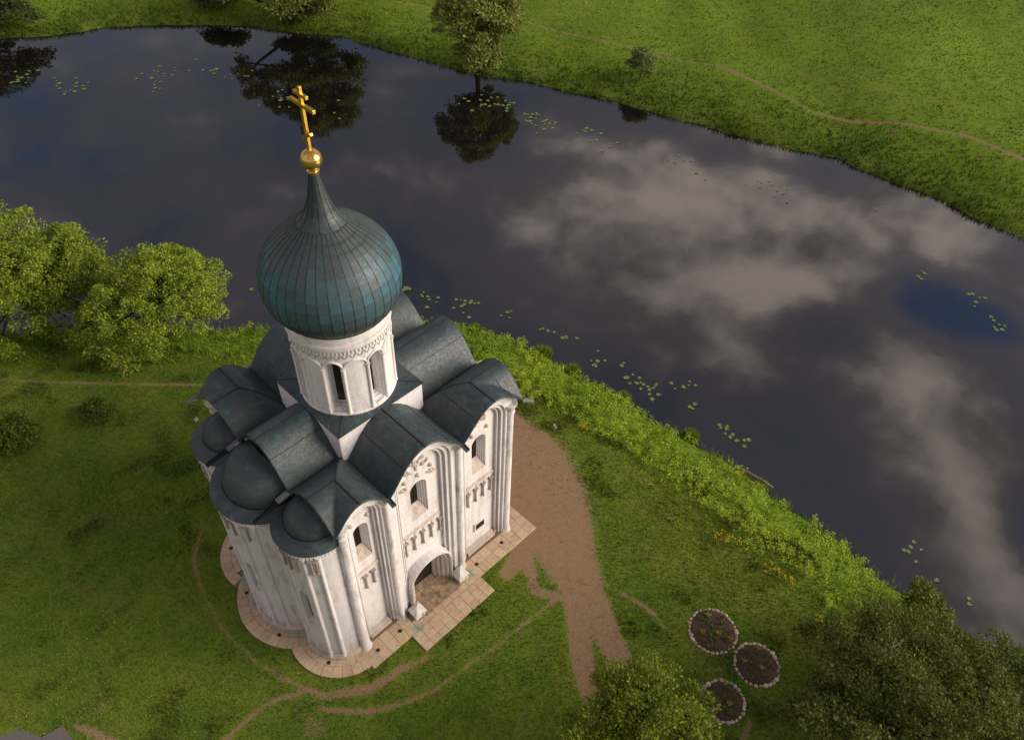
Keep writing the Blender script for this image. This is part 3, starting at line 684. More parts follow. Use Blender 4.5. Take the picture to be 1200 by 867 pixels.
# --- drum base, drum
ped = MB(); s_ = 2.11; z1 = 11.66
ped.box((DCX-s_, DCY-s_, 9.6), (DCX+s_, DCY+s_, z1)); pedo = ped.build('drum_base', M['wall'], church)
cp = MB(); e = s_+.05
sq = []
for k in range(48):
    a = 2*PI*k/48; m_ = max(abs(math.cos(a)), abs(math.sin(a))); sq.append((DCX+e*math.cos(a)/m_, DCY+e*math.sin(a)/m_))
cp.strip([(x, y, z1+.002) for x, y in sq], [(x, y, z1+.05) for x, y in sq], True)
cp.strip([(x, y, z1+.05) for x, y in sq], [(DCX+1.86*math.cos(2*PI*k/48), DCY+1.86*math.sin(2*PI*k/48), z1+.17) for k in range(48)], True)
cp.build('base_flashing', M['copper'], pedo, smooth=25)
for sx, sy in ((-1, -1), (1, -1), (1, 1), (-1, 1)):
    q = MB(); q.tube([(DCX+sx*e, DCY+sy*e, z1+.055), (DCX+sx*1.33, DCY+sy*1.33, z1+.165)], .018, 5); q.build('roof_seam', M['seam'], pedo)
DR = 1.9; dz0, dz1 = 11.72, 16.02
WA = [R(223.5+360/7*k) for k in range(7)]; WA = [((a+PI/2) % (2*PI))-PI/2 for a in WA]; WA.sort()
lo = min(WA)-R(20)
drum = cyl_wall('drum', (DCX, DCY), DR, lo, lo+2*PI, dz0, dz1, [(a, R(9.6), 11.98, 14.28, 14.66) for a in WA], M['wall'], church, .46)
dpt = lambda an, r, z: Vector((DCX+r*math.cos(an), DCY+r*math.sin(an), z))
rb = MB(); rb.lathe((DCX, DCY, 0), [(DR, 11.70), (DR+.07, 11.72), (DR+.07, 11.86), (DR, 11.92)], 72); rb.build('drum_plinth', M['wall'], drum, smooth=30)
for a in WA:
    for sg in (-1, 1): column('colonnette', ident, *dpt(a+sg*R(11.6), DR+.03, 0)[:2], 11.9, 2.45, .06, drum, M['wall'])
    for ce, hw in ((a, R(11.6)), (a+R(360/14), R(360/14-11.6))):
        ar = MB(); ar.tube([dpt(ce-hw*math.cos(PI*j/12), DR+.03, 14.34+.40*math.sin(PI*j/12)) for j in range(13)], .045, 6); ar.build('archivolt', M['wall'], drum, smooth=True)
for z0_, z1_, r_ in ((15.28, 15.40, .07), (15.40, 15.56, .12), (15.56, 15.74, .06), (15.76, 16.03, .10)):
    c_ = MB(); c_.lathe((DCX, DCY, 0), [(DR-.01, z0_), (DR+r_, z0_+.01), (DR+r_, z1_-.01), (DR-.01, z1_)], 72); c_.build('drum_cornice', M['wall'], drum, smooth=30)
dm = MB(); dm.box((-.02, -.042, 0), (.075, .042, .17)); dm = dm.mesh('dentil'); dm.materials.append(M['wall'])
for k in range(84):
    a = 2*PI*k/84; o = link('dentil', dm, None, drum, dpt(a, DR, 15.10)); o.rotation_euler.z = a
zg = MB()
zm = MB(); zm.tube([(0, -.11, .12), (.0, 0, -.07), (0, .11, .12)], .026, 5); zm = zm.mesh('zigzag_moulding'); zm.materials.append(M['carve'])
for k in range(42):
    a = 2*PI*k/42; o = link('zigzag_moulding', zm, None, drum, dpt(a, DR+.01, 14.93)); o.rotation_euler.z = a

# --- dome
PR = [(1.98, 16.00), (2.08, 16.03), (2.11, 16.12), (2.25, 16.28), (2.43, 16.59), (2.53, 16.92), (2.57, 17.30), (2.545, 17.68), (2.455, 18.05), (2.29, 18.42), (2.06, 18.75), (1.78, 19.04), (1.48, 19.29), (1.19, 19.5), (.91, 19.7), (.67, 19.92), (.50, 20.2), (.37, 20.55), (.27, 20.95), (.20, 21.3), (.155, 21.62)]
pr = np.array(PR); arc = np.r_[0, np.cumsum(np.hypot(*np.diff(pr, axis=0).T))]
def prof_at(s): return float(np.interp(s, arc, pr[:, 0])), float(np.interp(s, arc, pr[:, 1]))
fine = [prof_at(s) for s in np.linspace(0, arc[-1], 70)]
dome = MB().lathe((0, 0, 0), [(r-.010, z) for r, z in fine], 64).build('dome', M['domebase'], church, smooth=True, loc=(DCX, DCY, 0))
NG = 40; s0 = float(np.interp(16.16, pr[:8, 1], arc[:8])); s1 = float(np.interp(19.75, pr[:, 1], arc)); NR = 11
rows = np.linspace(s0, s1, NR+1); camang = math.atan2(-15.25-DCY, -7.215-DCX)
def panel_geo(ra, rb, half, ang=0):
    b = MB(); gap = .0025; A = 2; S = 3; g = [[None]*(A+1) for _ in range(S+1)]
    for i in range(S+1):
        sv = ra+gap+(rb-ra-2*gap)*i/S; r, z = prof_at(sv); r += .005*(1-i/S)
        for j in range(A+1):
            an = ang-half+2*half*j/A; w_ = .0028/max(r, .2); an = min(max(an, ang-half+w_), ang+half-w_)
            g[i][j] = len(b.v); b.v.append((r*math.cos(an), r*math.sin(an), z))
    n_ = len(b.v)
    for i in range(S):
        for j in range(A): b.f.append((g[i][j], g[i][j+1], g[i+1][j+1], g[i+1][j]))
    rim = [g[0][j] for j in range(A+1)] + [g[i][A] for i in range(1, S+1)] + [g[S][j] for j in range(A-1, -1, -1)] + [g[i][0] for i in range(S-1, 0, -1)]
    lowv = []
    for q in rim:
        x, y, z = b.v[q]; rr = math.hypot(x, y); k = (rr-.016)/rr; lowv.append(len(b.v)); b.v.append((x*k, y*k, z))
    for q in range(len(rim)):
        q2 = (q+1) % len(rim); b.f.append((rim[q2], rim[q], lowv[q], lowv[q2]))
    return b
back = MB(); cnt = 0; prng = random.Random(3)
for k in range(NR):
    half = PI/NG
    for odd in (0, 1):
        sh = 0.0
        ra = rows[k]+(sh if k > 0 else 0); rb_ = rows[k+1]+(sh if k < NR-1 else 0)
        me = panel_geo(ra, rb_, half).mesh('copper_sheet'); me.shade_smooth(); me.set_sharp_from_angle(angle=R(40)); me.materials.append(M['panel'])
        for gi in range(odd, NG, 2):
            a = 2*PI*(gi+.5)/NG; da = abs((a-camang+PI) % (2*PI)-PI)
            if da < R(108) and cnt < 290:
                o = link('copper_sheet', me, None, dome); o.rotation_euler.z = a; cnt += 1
                mid = math.exp(-((k-4.2)/2.7)**2); off = (a-camang+PI) % (2*PI)-PI; side = .45+.55*abs(math.sin(off*1.1-.1))  # patina plus painted sky reflection: bluer at mid height and towards the seen flanks
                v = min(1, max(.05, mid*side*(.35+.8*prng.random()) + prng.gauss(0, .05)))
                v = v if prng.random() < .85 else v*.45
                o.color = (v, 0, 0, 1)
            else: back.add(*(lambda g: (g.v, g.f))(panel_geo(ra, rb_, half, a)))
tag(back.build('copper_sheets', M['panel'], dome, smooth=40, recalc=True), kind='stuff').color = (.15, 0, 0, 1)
rib = MB().tube([(r+.004, 0, z) for r, z in [prof_at(s) for s in np.linspace(s0, s1, 26)]], .011, 5).mesh('gore_seam'); rib.materials.append(M['seam'])
for gi in range(NG):
    link('gore_seam', rib, None, dome).rotation_euler.z = 2*PI*gi/NG
nk = [prof_at(s) for s in np.linspace(s1+.004, arc[-1], 26)]
MB().lathe((0, 0, 0), [(r+.006, z) for r, z in nk], 40).build('dome_neck', M['copper'], dome, smooth=True)
for a in range(14):
    q = MB(); q.tube([((r+.008)*math.cos(2*PI*a/14), (r+.008)*math.sin(2*PI*a/14), z) for r, z in nk[::3]], .011, 4); q.build('neck_seam', M['seam'], dome)
orb = MB().lathe((DCX, DCY, 0), [(.155, 21.58), (.20, 21.60), (.21, 21.66), (.16, 21.70), (.17, 21.74)] + [(.36*math.cos(t), 22.06+.345*math.sin(t)) for t in np.linspace(-PI/2+.5, PI/2-.01, 20)], 32, caps=True).build('gilded_orb', M['goldpale'], church, smooth=45)
cb = MB(); cb.box((DCX-.055, DCY-.06, 22.36), (DCX+.055, DCY+.06, 24.5)); cr = cb.build('cross', M['gold'], church)
def bar(zc, hl, t, tilt=0, nm='cross_bar'):
    b = MB(); b.box((-.057, -hl, -t), (.057, hl, t)); o = b.build(nm, M['gold'], cr, loc=(DCX, DCY, zc)); o.rotation_euler.x = tilt
bar(23.90, .62, .062); bar(24.24, .34, .055); bar(22.86, .30, .05, R(-32))
for o_ in [cr] + list(cr.children):
    bv = o_.modifiers.new('edge', 'BEVEL'); bv.width = .012; bv.segments = 2

# ------------------------------------------------------------------ pavement round the church
pave = empty('pavement', (0, 0, 0), kind='structure')
base = MB(); base.box((.1, -.72, -.1), (10.8, .6, .030)); base.build('mortar_bed', M['mortar'], pave)
base = MB(); base.box((2.32, -1.75, -.1), (6.73, -.73, .034)); base.build('mortar_bed', M['mortar'], pave)
base = MB(); base.box((9.6, .6, -.1), (10.82, 10.5, .038)); base.build('mortar_bed', M['mortar'], pave)
base = MB(); base.box((.1, 9.4, -.1), (9.6, 10.52, .026)); base.build('mortar_bed', M['mortar'], pave)
APS = [((.30, 1.95), 1.45, 2.5), ((.15, 4.95), 2.05, 3.15), ((.30, 7.87), 1.45, 2.56)]
for i, (c, r0, r1) in enumerate(APS):
    b = MB(); b.lathe((c[0], c[1], 0), [(.3, .022-.004*i), (r1-.02, .022-.004*i), (r1-.02, -.1)], 60, R(70), R(290)); b.build('mortar_bed', M['mortar'], pave)
SL = {}
def slab(x0, y0, x1, y1, zt=.085, name='paving_slab', mat='slab'):
    g = .006; w_, d_ = x1-x0-2*g, y1-y0-2*g; key = (round(w_, 2), round(d_, 2), mat)
    if key not in SL:
        b = MB(); b.box((-w_/2, -d_/2, -.075), (w_/2, d_/2, -.008)); c = .008
        b.add([(-w_/2, -d_/2, -.008), (w_/2, -d_/2, -.008), (w_/2, d_/2, -.008), (-w_/2, d_/2, -.008), (-w_/2+c, -d_/2+c, 0), (w_/2-c, -d_/2+c, 0), (w_/2-c, d_/2-c, 0), (-w_/2+c, d_/2-c, 0)], [(4, 5, 6, 7), (0, 1, 5, 4), (1, 2, 6, 5), (2, 3, 7, 6), (3, 0, 4, 7)])
        b.f.pop(1) if False else None
        SL[key] = b.mesh(name); SL[key].materials.append(M[mat])
    o = link(name, SL[key], None, pave, ((x0+x1)/2, (y0+y1)/2, zt+random.uniform(-.006, .006))); o.rotation_euler = (random.gauss(0, .004), random.gauss(0, .004), 0); return o
def grid(x0, x1, y0, y1, nx_, ny_, skip=None, **kw):
    dx = (x1-x0)/nx_; dy = (y1-y0)/ny_
    for i in range(nx_):
        for j in range(ny_):
            jj = (dy*.0); xx = x0+i*dx
            if skip and skip(xx+dx/2, y0+(j+.5)*dy): continue
            slab(xx, y0+j*dy, xx+dx, y0+(j+1)*dy, **kw)
inport = lambda x, y: 2.7 < x < 6.3 and y > -.42
grid(.05, 10.84, -.73, .36, 20, 2, inport)
grid(2.30, 6.75, -1.77, -.735, 9, 3)
grid(9.9, 10.84, .37, 10.55, 2, 18); grid(.1, 9.89, 9.62, 10.55, 18, 2)
for i in range(6):    # the worn old threshold stones inside the porch
    for j in range(3): slab(3.0+i*.52, -.40+j*.52, 3.0+(i+1)*.52, -.40+(j+1)*.52, .115, 'threshold_slab', 'oldslab')
kb = MB(); kb.box((3.5, -.47, 0), (5.75, -.405, .12)); kb.build('threshold_kerb', M['oldslab'], pave)
def ring_slabs(ci):
    c, r0, r1 = APS[ci]; others = [APS[k] for k in range(3) if k != ci]
    for k in range(2):
        ra = r0+.05+(r1-r0-.05)*k/2; rb2 = r0+.05+(r1-r0-.05)*(k+1)/2; n = int(2*PI*rb2/.50); g = .008/rb2; me = None
        for j in range(n):
            a = 2*PI*(j+.5*k)/n; mx, my = c[0]+(ra+rb2)/2*math.cos(a), c[1]+(ra+rb2)/2*math.sin(a)
            if mx > .02 or (ci == 2 and my > 9.55 and mx > .1): continue
            if any(math.hypot(mx-q[0][0], my-q[0][1]) < (q[2] if (ci == 1 or q is APS[1]) and ci != 1 else q[1]+.1) for q in others): continue
            if me is None:
                b = MB(); h = PI/n-g; V0 = []
                for zz, ins in ((-.075, 0), (-.008, 0), (0, .008)):
                    V0.append([((ra+.008+ins)*math.cos(-h), (ra+.008+ins)*math.sin(-h), zz), ((rb2-.008-ins)*math.cos(-h), (rb2-.008-ins)*math.sin(-h), zz), ((rb2-.008-ins), 0, zz), ((rb2-.008-ins)*math.cos(h), (rb2-.008-ins)*math.sin(h), zz), ((ra+.008+ins)*math.cos(h), (ra+.008+ins)*math.sin(h), zz)])
                b.strip(V0[0], V0[1], True); b.strip(V0[1], V0[2], True); b.add(V0[2], [range(5)]); me = b.mesh('paving_slab'); me.materials.append(M['slab'])
            o = link('paving_slab', me, None, pave, (c[0], c[1], .085+.005*(ci == 1)+random.uniform(-.005, .005))); o.rotation_euler.z = a
for ci in range(3): ring_slabs(ci)
# grey paved corner at the lawn's edge
gp = MB(); pts = [(-12.9, 8.55), (-12.5, 8.05), (-12.15, 7.5), (-11.85, 6.85), (-11.0, 6.72), (-10.95, 5.7), (-12, 2), (-18, 2), (-18, 9.5), (-14, 9.3)]
gp.poly([[(x, y, .06) for x, y in pts]]); gp.strip([(x, y, .06) for x, y in pts], [(x, y, -.15) for x, y in pts], True)
tag(gp.build('paved_yard', M['greypave']), kind='structure')

# floor lamps set in the paving
def ground_lamp(x, y, z, label):
    r_ = empty('ground_lamp', (x, y, z), label, 'lamp', 'round lamps set into the church pavement')
    MB().lathe((0, 0, 0), [(.09, -.03), (.09, .012), (.065, .018), (.065, .006)], 18).build('lamp_ring', M['iron'], r_, smooth=40)
    MB().lathe((0, 0, 0), [(.065, .006), (.04, .012), (.002, .014)], 18, caps=True).build('lamp_lens', M['pane'], r_, smooth=True)
for x, y, l in ((8.9, -.1, 'dark round lamp in the paving under the small dark hatch'), (7.1, -.11, 'dark round lamp in the paving just right of the portal'),
                (2.06, -.15, 'dark round lamp in the paving left of the portal by an engaged column'), (.73, -.16, 'dark round lamp in the paving under the narrow end bay'),
                (-1.25, .95, 'dark round lamp in the curved paving at the small apse by the facade'), (-2.1, 3.66, 'dark round lamp in the paving where two apses meet'),
                (-2.0, 6.6, 'dark round lamp on a pale square in the curved paving'), (-1.2, 9.3, 'dark round lamp in the curved paving at the far apse')):
    ground_lamp(x, y, .092, l)

def pyramid_box(x, y, label):
    r_ = empty('capped_post', (x, y, .08), label, 'post', 'white pyramid-capped posts at the portal')
    b = MB(); b.box((-.27, -.27, 0), (.27, .27, .34)); b.build('post_body', M['cap'], r_)
    b = MB(); h = .325; b.add([(-h, -h, .34), (h, -h, .34), (h, h, .34), (-h, h, .34), (-h, -h, .40), (h, -h, .40), (h, h, .40), (-h, h, .40), (0, 0, .68)], [(3, 2, 1, 0), (0, 1, 5, 4), (1, 2, 6, 5), (2, 3, 7, 6), (3, 0, 4, 7), (4, 5, 8), (5, 6, 8), (6, 7, 8), (7, 4, 8)])
    b.build('pyramid_cap', M['cap'], r_)
    b = MB(); b.box((.06, -.282, .16), (.2, -.268, .22)); b.build('vent_slot', M['iron'], r_)
pyramid_box(3.22, -.06, 'white pyramid-capped post beside the curved apse end of the portal'); pyramid_box(6.02, -.06, 'white pyramid-capped post beside the outer end of the portal steps')

def flood(x, y, rz, label):
    r_ = empty('floodlight', (x, y, hz(x, y)), label, 'floodlight', 'small floodlights in the grass'); r_.rotation_euler.z = rz
    b = MB(); b.tube([(0, 0, -.05), (0, 0, .2)], .022, 8); b.build('stake', M['iron'], r_)
    b = MB(); b.box((-.13, -.07, .18), (.13, .07, .36)); b.build('housing', M['zinc'], r_)
    b = MB(); b.box((-.115, -.08, .195), (.115, -.071, .345)); b.build('lens', M['glass'], r_)
flood(16.7, 3.3, 1.2, 'small white floodlight in the grass between dirt yard and river bank'); flood(1.9, 18.0, 3.6, 'small white floodlight in the lawn behind the church near the footpath')
flood(12.6, 3.6, 1.5, 'small pale floodlight on the dirt close to the church corner')

# ------------------------------------------------------------------ vegetation
def leaf_arrays(C, D, N, l, w, tint):
    S = np.cross(D, N); S /= np.linalg.norm(S, axis=1, keepdims=True)+1e-9
    l = l[:, None]; w = w[:, None]; lift = N*l*.12
    V = np.stack([C-D*l*.5, C+S*w*.5+lift, C+D*l*.5, C-S*w*.5+lift], 1).reshape(-1, 3)
    return V, np.arange(len(V)).reshape(-1, 4), np.repeat(tint, 4, 0)
def tints(n, a, b, spread=.25, clump=None):
    t = rng.random((n, 1)) if clump is None else np.clip(clump[:, None]*.6+rng.random((n, 1))*.4, 0, 1)
    c = np.array(a)*(1-t)+np.array(b)*t; return c*(1+rng.normal(0, spread, (n, 1))).clip(.4, 1.7)
def crown_clumps(lobes, nclump, inner=.62):
    vol = np.array([l[3]*l[4]*l[5] for l in lobes])**.67; pick = rng.choice(len(lobes), nclump, p=vol/vol.sum()); L = np.array(lobes)[pick]
    d = rotate_into((nclump, 3)); d[:, 2] = np.where(d[:, 2] < -.35, -d[:, 2]*.6, d[:, 2]); rad = inner+(1-inner)*rng.random((nclump, 1))**.5
    return L[:, :3]+d*rad*L[:, 3:6], d
def billow(rx, ry, rz, zc, n, r, cx=0, cy=0, low=-.25):
    """cauliflower crown: small lobes spread over a dome"""
    out = []
    for k in range(n):
        z = 1-(1-low)*(k+.5)/n; a = k*2.39996; q = math.sqrt(max(0, 1-z*z)); s_ = random.uniform(.72, 1.2)*r
        out.append((cx+(rx-r*.7)*q*math.cos(a), cy+(ry-r*.7)*q*math.sin(a), zc+(rz-r*.7)*z, s_, s_, s_*.9))
    return out
def tree(name, label, cat, base, lobes, nclump, cr, per, ls, ta, tb, trunk=None, tr=.28, group=None, droop=0.0, inner=.62, aspect=.45, twigs=0):
    x, y = base; z = hz(x, y) if len(base) == 2 else base[2]
    root = empty(name, (x, y, z), label, cat, group)
    C, d = crown_clumps(lobes, nclump, inner); cz = C[:, 2]
    rr = cr*(.65+.7*rng.random(nclump)); own = np.clip(rng.normal(.5, .3, nclump), 0, 1)
    ci = np.repeat(np.arange(nclump), per); n = len(ci); u = rotate_into((n, 3)); u[:, 2] = np.where(u[:, 2] < -.2, -u[:, 2], u[:, 2])
    rad = rng.random((n, 1))**.3
    P_ = C[ci]+u*rad*rr[ci][:, None]*np.array([1, 1, .8])
    P_[:, 2] = np.maximum(P_[:, 2], .12)
    D_ = u*.6+d[ci]*.4+rng.normal(0, .5, (n, 3)); D_[:, 2] -= droop; D_ /= np.linalg.norm(D_, axis=1, keepdims=True)
    N_ = u*.6+d[ci]*.7+np.array([0, 0, .25])+rng.normal(0, .26, (n, 3)); N_ /= np.linalg.norm(N_, axis=1, keepdims=True)
    l = ls*(.6+.8*rng.random(n)); V, F, T = leaf_arrays(P_, D_, N_, l, l*aspect, tints(n, ta, tb, .2, own[ci]))
    np_mesh('crown', V, F, M['leaf'], T, root)
    tk = MB(); tp = trunk or [(0, 0, -.3), (.05, .02, lobes[0][2]*.5), (lobes[0][0]*.5, lobes[0][1]*.5, lobes[0][2])]
    tk.tube(tp, [tr*(1-.65*k/(len(tp)-1)) for k in range(len(tp))], 9); tk.build('trunk', M['bark'], root, smooth=True)
    top = Vector(tp[-2]); br = MB()
    for l_ in lobes:
        e_ = Vector(l_[:3]); m_ = (top+e_)/2+Vector((random.uniform(-.3, .3), random.uniform(-.3, .3), .1)); br.tube([top, m_, e_], [tr*.5, tr*.35, tr*.16], 6)
    for k in rng.choice(nclump, min(nclump, 34), replace=False):
        li = min(lobes, key=lambda q: (Vector(q[:3])-Vector(C[k])).length); s_ = Vector(li[:3]); e_ = Vector(C[k]); br.tube([s_, (s_+e_)/2+Vector((0, 0, -.08)), e_], [tr*.16, tr*.11, tr*.04], 5)
    br.build('branches', M['bark'], root, smooth=True)
    return root
W1, W2 = (.150, .230, .020), (.345, .410, .046)      # willow yellow-greens
tree('willow_bush', 'large rounded willow bush at the water edge beyond the footpath, taller of two', 'bush', (-.6, 35.2),
     billow(4.9, 4.2, 6.2, 3.9, 34, 1.7, -1.4, .3, -.4)+billow(2.9, 2.7, 4.6, 2.9, 22, 1.35, 2.6, -1.0, -.4), 680, .64, 115, .185, W1, W2, tr=.35, inner=.72)
tree('willow_bush', 'broad domed willow bush standing between the footpath and the river', 'bush', (4.9, 27.7),
     billow(4.7, 3.7, 4.4, 1.9, 34, 1.45, 0, -.2, -.1), 420, .58, 120, .175, (.160, .248, .020), (.365, .435, .048), tr=.3, inner=.72)
tree('shrub', 'small round shrub alone on the lawn, dark green', 'shrub', (-6.3, 23.6), [(0, 0, .8, 1.25, 1.2, 1.0), (.6, -.4, .6, .8, .8, .7)], 60, .45, 70, .20, (0.084, 0.133, 0.013), (0.175, 0.224, 0.022), tr=.08)
tree('shrub', 'low spreading shrub in the rough grass by the lawn', 'shrub', (-1.9, 22.3), [(0, 0, .4, .9, .9, .5)], 26, .35, 50, .18, (.065, .105, .01), (.12, .155, .015), tr=.05)
# far bank
G1, G2 = (.150, .195, .036), (.300, .330, .075)
tree('bank_tree', 'tall round-crowned tree standing at the far water edge with dark trunk', 'tree', (48.9, 43.6),
     [(0.0, 0.0, 5.6, 2.74, 2.74, 3.8), (-1.78, 1.33, 4.8, 2.13, 2.13, 3.0), (1.7, -1.41, 5.0, 2.05, 2.05, 3.2), (0.3, 0.3, 8.0, 1.9, 1.9, 2.6), (-1.18, -0.89, 3.2, 1.9, 1.9, 1.9), (1.04, -1.63, 3.2, 1.67, 1.67, 1.6), (-1.78, -1.33, 2.4, 1.67, 1.67, 1.6), (-0.3, -1.92, 2.6, 1.52, 1.52, 1.6), (-1.5, -1.6, 1.7, 1.7, 1.7, 1.3), (.3, -1.5, 1.6, 1.7, 1.7, 1.2)], 200, .9, 110, .36, G1, G2,
     [(0, 0, -.5), (-.3, -.3, 1.2), (0, 0, 3.5), (.2, .1, 6)], .34, 'trees on the far bank', inner=.75)
tree('bank_tree', 'wide spreading tree on the far bank with a limb leaning over water', 'tree', (40.9, 65.9),
     [(1.6, -1.2, 8.2, 4.2, 4.2, 4.2), (3.4, -2.8, 6.2, 2.6, 2.6, 2.8), (-4.6, 3.0, 4.8, 2.3, 2.3, 2.0), (-5.8, 3.9, 3.2, 1.5, 1.5, 1.2), (-1.2, 1.0, 7.0, 3.2, 3.2, 3.0), (2.6, -2.0, 9.0, 2.6, 2.6, 2.6), (.6, -2.6, 3.0, 2.6, 2.4, 1.8), (3.4, -3.8, 3.2, 2.3, 2.2, 1.8), (-1.6, -1.6, 2.8, 2.2, 2.0, 1.6)], 290, 1.1, 110, .40, G1, G2,
     [(0, 0, -.5), (.4, -.4, 2.0), (.9, -.8, 4.5), (1.6, -1.2, 8)], .42, 'trees on the far bank', inner=.7)
lm = MB(); lm.tube([(.1, -.1, .6), (-1.8, 1.2, 1.8), (-3.8, 2.6, 3.4), (-5.2, 3.4, 5)], [.26, .2, .15, .08], 7); lm.build('leaning_limb', M['bark'], [o for o in bpy.data.objects if o.name == 'bank_tree.001'][0], smooth=True)
tree('bank_bush', 'dark bush overhanging the far bend of the river', 'bush', (14.5, 85.4), [(0, 0, 2.6, 4.2, 3.8, 3.0), (2.6, -2.0, 1.6, 2.8, 2.4, 2.0), (-4, 2, 3, 3.5, 3.5, 3.2)], 130, .95, 75, .40, (.055, .072, .018), (.11, .12, .036), tr=.25, group='trees on the far bank')
tree('bank_bush', 'small grey-green bush on the far slope beneath the meadow path', 'bush', (58.8, 29.7), [(0, 0, 1.1, 1.6, 1.6, 1.1), (.4, .3, 1.9, 1.1, 1.1, 1.0)], 70, .55, 65, .26, (.14, .19, .05), (.26, .31, .09), tr=.1, inner=.4)
tree('bank_bush', 'pale willow shrub on the far bank left of the spreading tree', 'bush', (36.9, 73.2), [(0, 0, 1.0, 1.7, 1.5, 1.1), (-1.4, 1.2, .8, 1.3, 1.2, .9)], 60, .8, 65, .36, (.075, .10, .022), (.145, .165, .046), tr=.15, group='trees on the far bank')
tree('bank_bush', 'pale willow shrub at the foot of the wide spreading tree', 'bush', (41.6, 65.0), [(0, 0, 1.2, 1.9, 1.7, 1.3), (1.4, -1.5, 1.1, 1.5, 1.4, 1.2), (-1.4, 1.3, .9, 1.4, 1.3, 1.0)], 90, .7, 75, .34, (.12, .155, .034), (.22, .25, .07), tr=.12, group='trees on the far bank')
# this side, in front of the camera
tree('leafy_tree', 'bright green leafy tree crown beside the bottom of the dirt track', 'tree', (4.7, -12.1),
     billow(3.3, 2.9, 2.6, 3.4, 24, 1.15, -.1, .1, -.2)+[(.9, 1.9, 4.9, .9, .8, 1.0), (1.3, 1.6, 4.2, 1.0, .9, 1.0), (-2.2, 1.6, 4.4, .9, .9, .9)], 400, .48, 120, .135, (.120, .180, .015), (.285, .335, .030), tr=.22, inner=.66, aspect=.5)
tree('dark_maple', 'broad dark olive tree spreading from the flower beds to the river bank', 'tree', (12.6, -19.0),
     [(-.6, .6, 4.4, 3.0, 2.8, 2.3), (-2.6, 2.2, 3.8, 2.2, 2.0, 1.9), (.8, 3.0, 3.8, 2.3, 2.2, 1.8), (2.4, 1.2, 3.6, 2.4, 2.4, 1.9), (3.6, 2.6, 2.4, 1.9, 1.9, 1.5), (.6, -1.6, 4.4, 2.8, 2.6, 2.1), (-3.0, -.6, 4.0, 2.4, 2.2, 1.9), (4.2, -.6, 2.8, 2.0, 2.0, 1.7), (-2.2, -2.6, 4.2, 2.4, 2.4, 1.9), (-4.0, 1.4, 3.2, 1.5, 1.5, 1.3), (2.6, -3.2, 3.6, 2.4, 2.4, 1.9), (5.6, .8, 1.6, 1.9, 1.9, 1.4), (6.2, -1.8, 1.8, 2.0, 2.0, 1.5), (5.0, -3.6, 2.4, 2.2, 2.2, 1.7)],
     620, .6, 135, .135, (.068, .102, .014), (.180, .195, .033), tr=.3, inner=.6, aspect=.6)
tree('bank_shrub', 'bright yellow-green shrub at the near water edge beside the dark tree', 'shrub', (21.6, -17.6), [(0, 0, .9, 1.0, 1.0, .9), (.5, .5, 1.3, .7, .7, .7)], 60, .42, 60, .19, (.10, .155, .012), (.22, .26, .024), tr=.07)
tree('bank_shrub', 'leafy shrub at the near shore past the dark tree, edging the water', 'shrub', (21.9, -22.0), [(0, 0, 1.2, 1.3, 1.3, 1.2)], 60, .45, 60, .19, (.08, .125, .012), (.17, .21, .024), tr=.07)
# bare grey twigs poking from the dark crown
for (x, y, z, a) in ((14.2, -17.0, 5.7, .5),):
    t = MB(); p0 = Vector((x, y, z-.8)); p1 = Vector((x+.5*math.cos(a), y+.5*math.sin(a), z)); t.tube([p0, (p0+p1)/2, p1], [.03, .022, .01], 5)
    t.tube([(p0+p1)/2, p1+Vector((.25, -.3, -.1))], [.018, .008], 5)
    o = t.build('bare_twig', simple('dead_twig', (.42, .38, .34), .8), None); par = [q for q in bpy.data.objects if q.name == 'dark_maple'][0]; o.parent = par; o.matrix_parent_inverse = Matrix.Translation(par.location).inverted()

# --- lawn, meadow and bank growth
def free_of(x, y, lim=.42):
    d = np.zeros(len(x))
    for i_, pl in enumerate(dirt_paths): d = np.maximum(d, path_mask(x, y, pl)*NARROW.get(i_, (1, 1))[1])
    worn_ = np.clip((vnoise(x, y, 3.4, 51)*.6+vnoise(x, y, 1.1, 52)*.5)-.08, 0, 1)*.55*np.clip(1.5-np.hypot(x-4, y-2)/16, 0, 1)
    d = np.maximum(d, worn_*1.25)+vnoise(x, y, .7, 21)*.16
    ok = d + rng.random(len(x))**2*.55 < lim+.16
    ok |= rng.random(len(x)) < .012
    ok &= ~((x > -.1) & (x < 10.86) & (y > -.76) & (y < 10.57)); ok &= ~((x > 2.25) & (x < 6.8) & (y > -1.8) & (y < 0))
    for c, r0, r1 in APS: ok &= np.hypot(x-c[0], y-c[1]) > r1+.02
    ok &= ~inside(x, y, pts)
    for (cx, cy, rr_) in BEDS: ok &= np.hypot(x-cx, y-cy) > rr_+.1
    return ok
BEDS = [(12.72, -10.62, 1.12), (12.82, -13.02, 1.02), (10.26, -12.88, .95)]
def blades(name, x, y, h, wd, tint, lean=.5):
    n = len(x); z = height(x, y); a = rng.random(n)*2*PI; s = np.c_[np.cos(a), np.sin(a), np.zeros(n)]; la = rng.random(n)*2*PI; ln = rng.random(n)*lean
    b0 = np.c_[x, y, z-.02]; tip = b0+np.c_[np.cos(la)*ln*h, np.sin(la)*ln*h, h]
    V = np.stack([b0-s*wd[:, None]*.5, b0+s*wd[:, None]*.5, tip], 1).reshape(-1, 3)
    return tag(np_mesh(name, V, np.arange(3*n).reshape(-1, 3), M['blade'], np.repeat(tint, 3, 0)), kind='stuff')
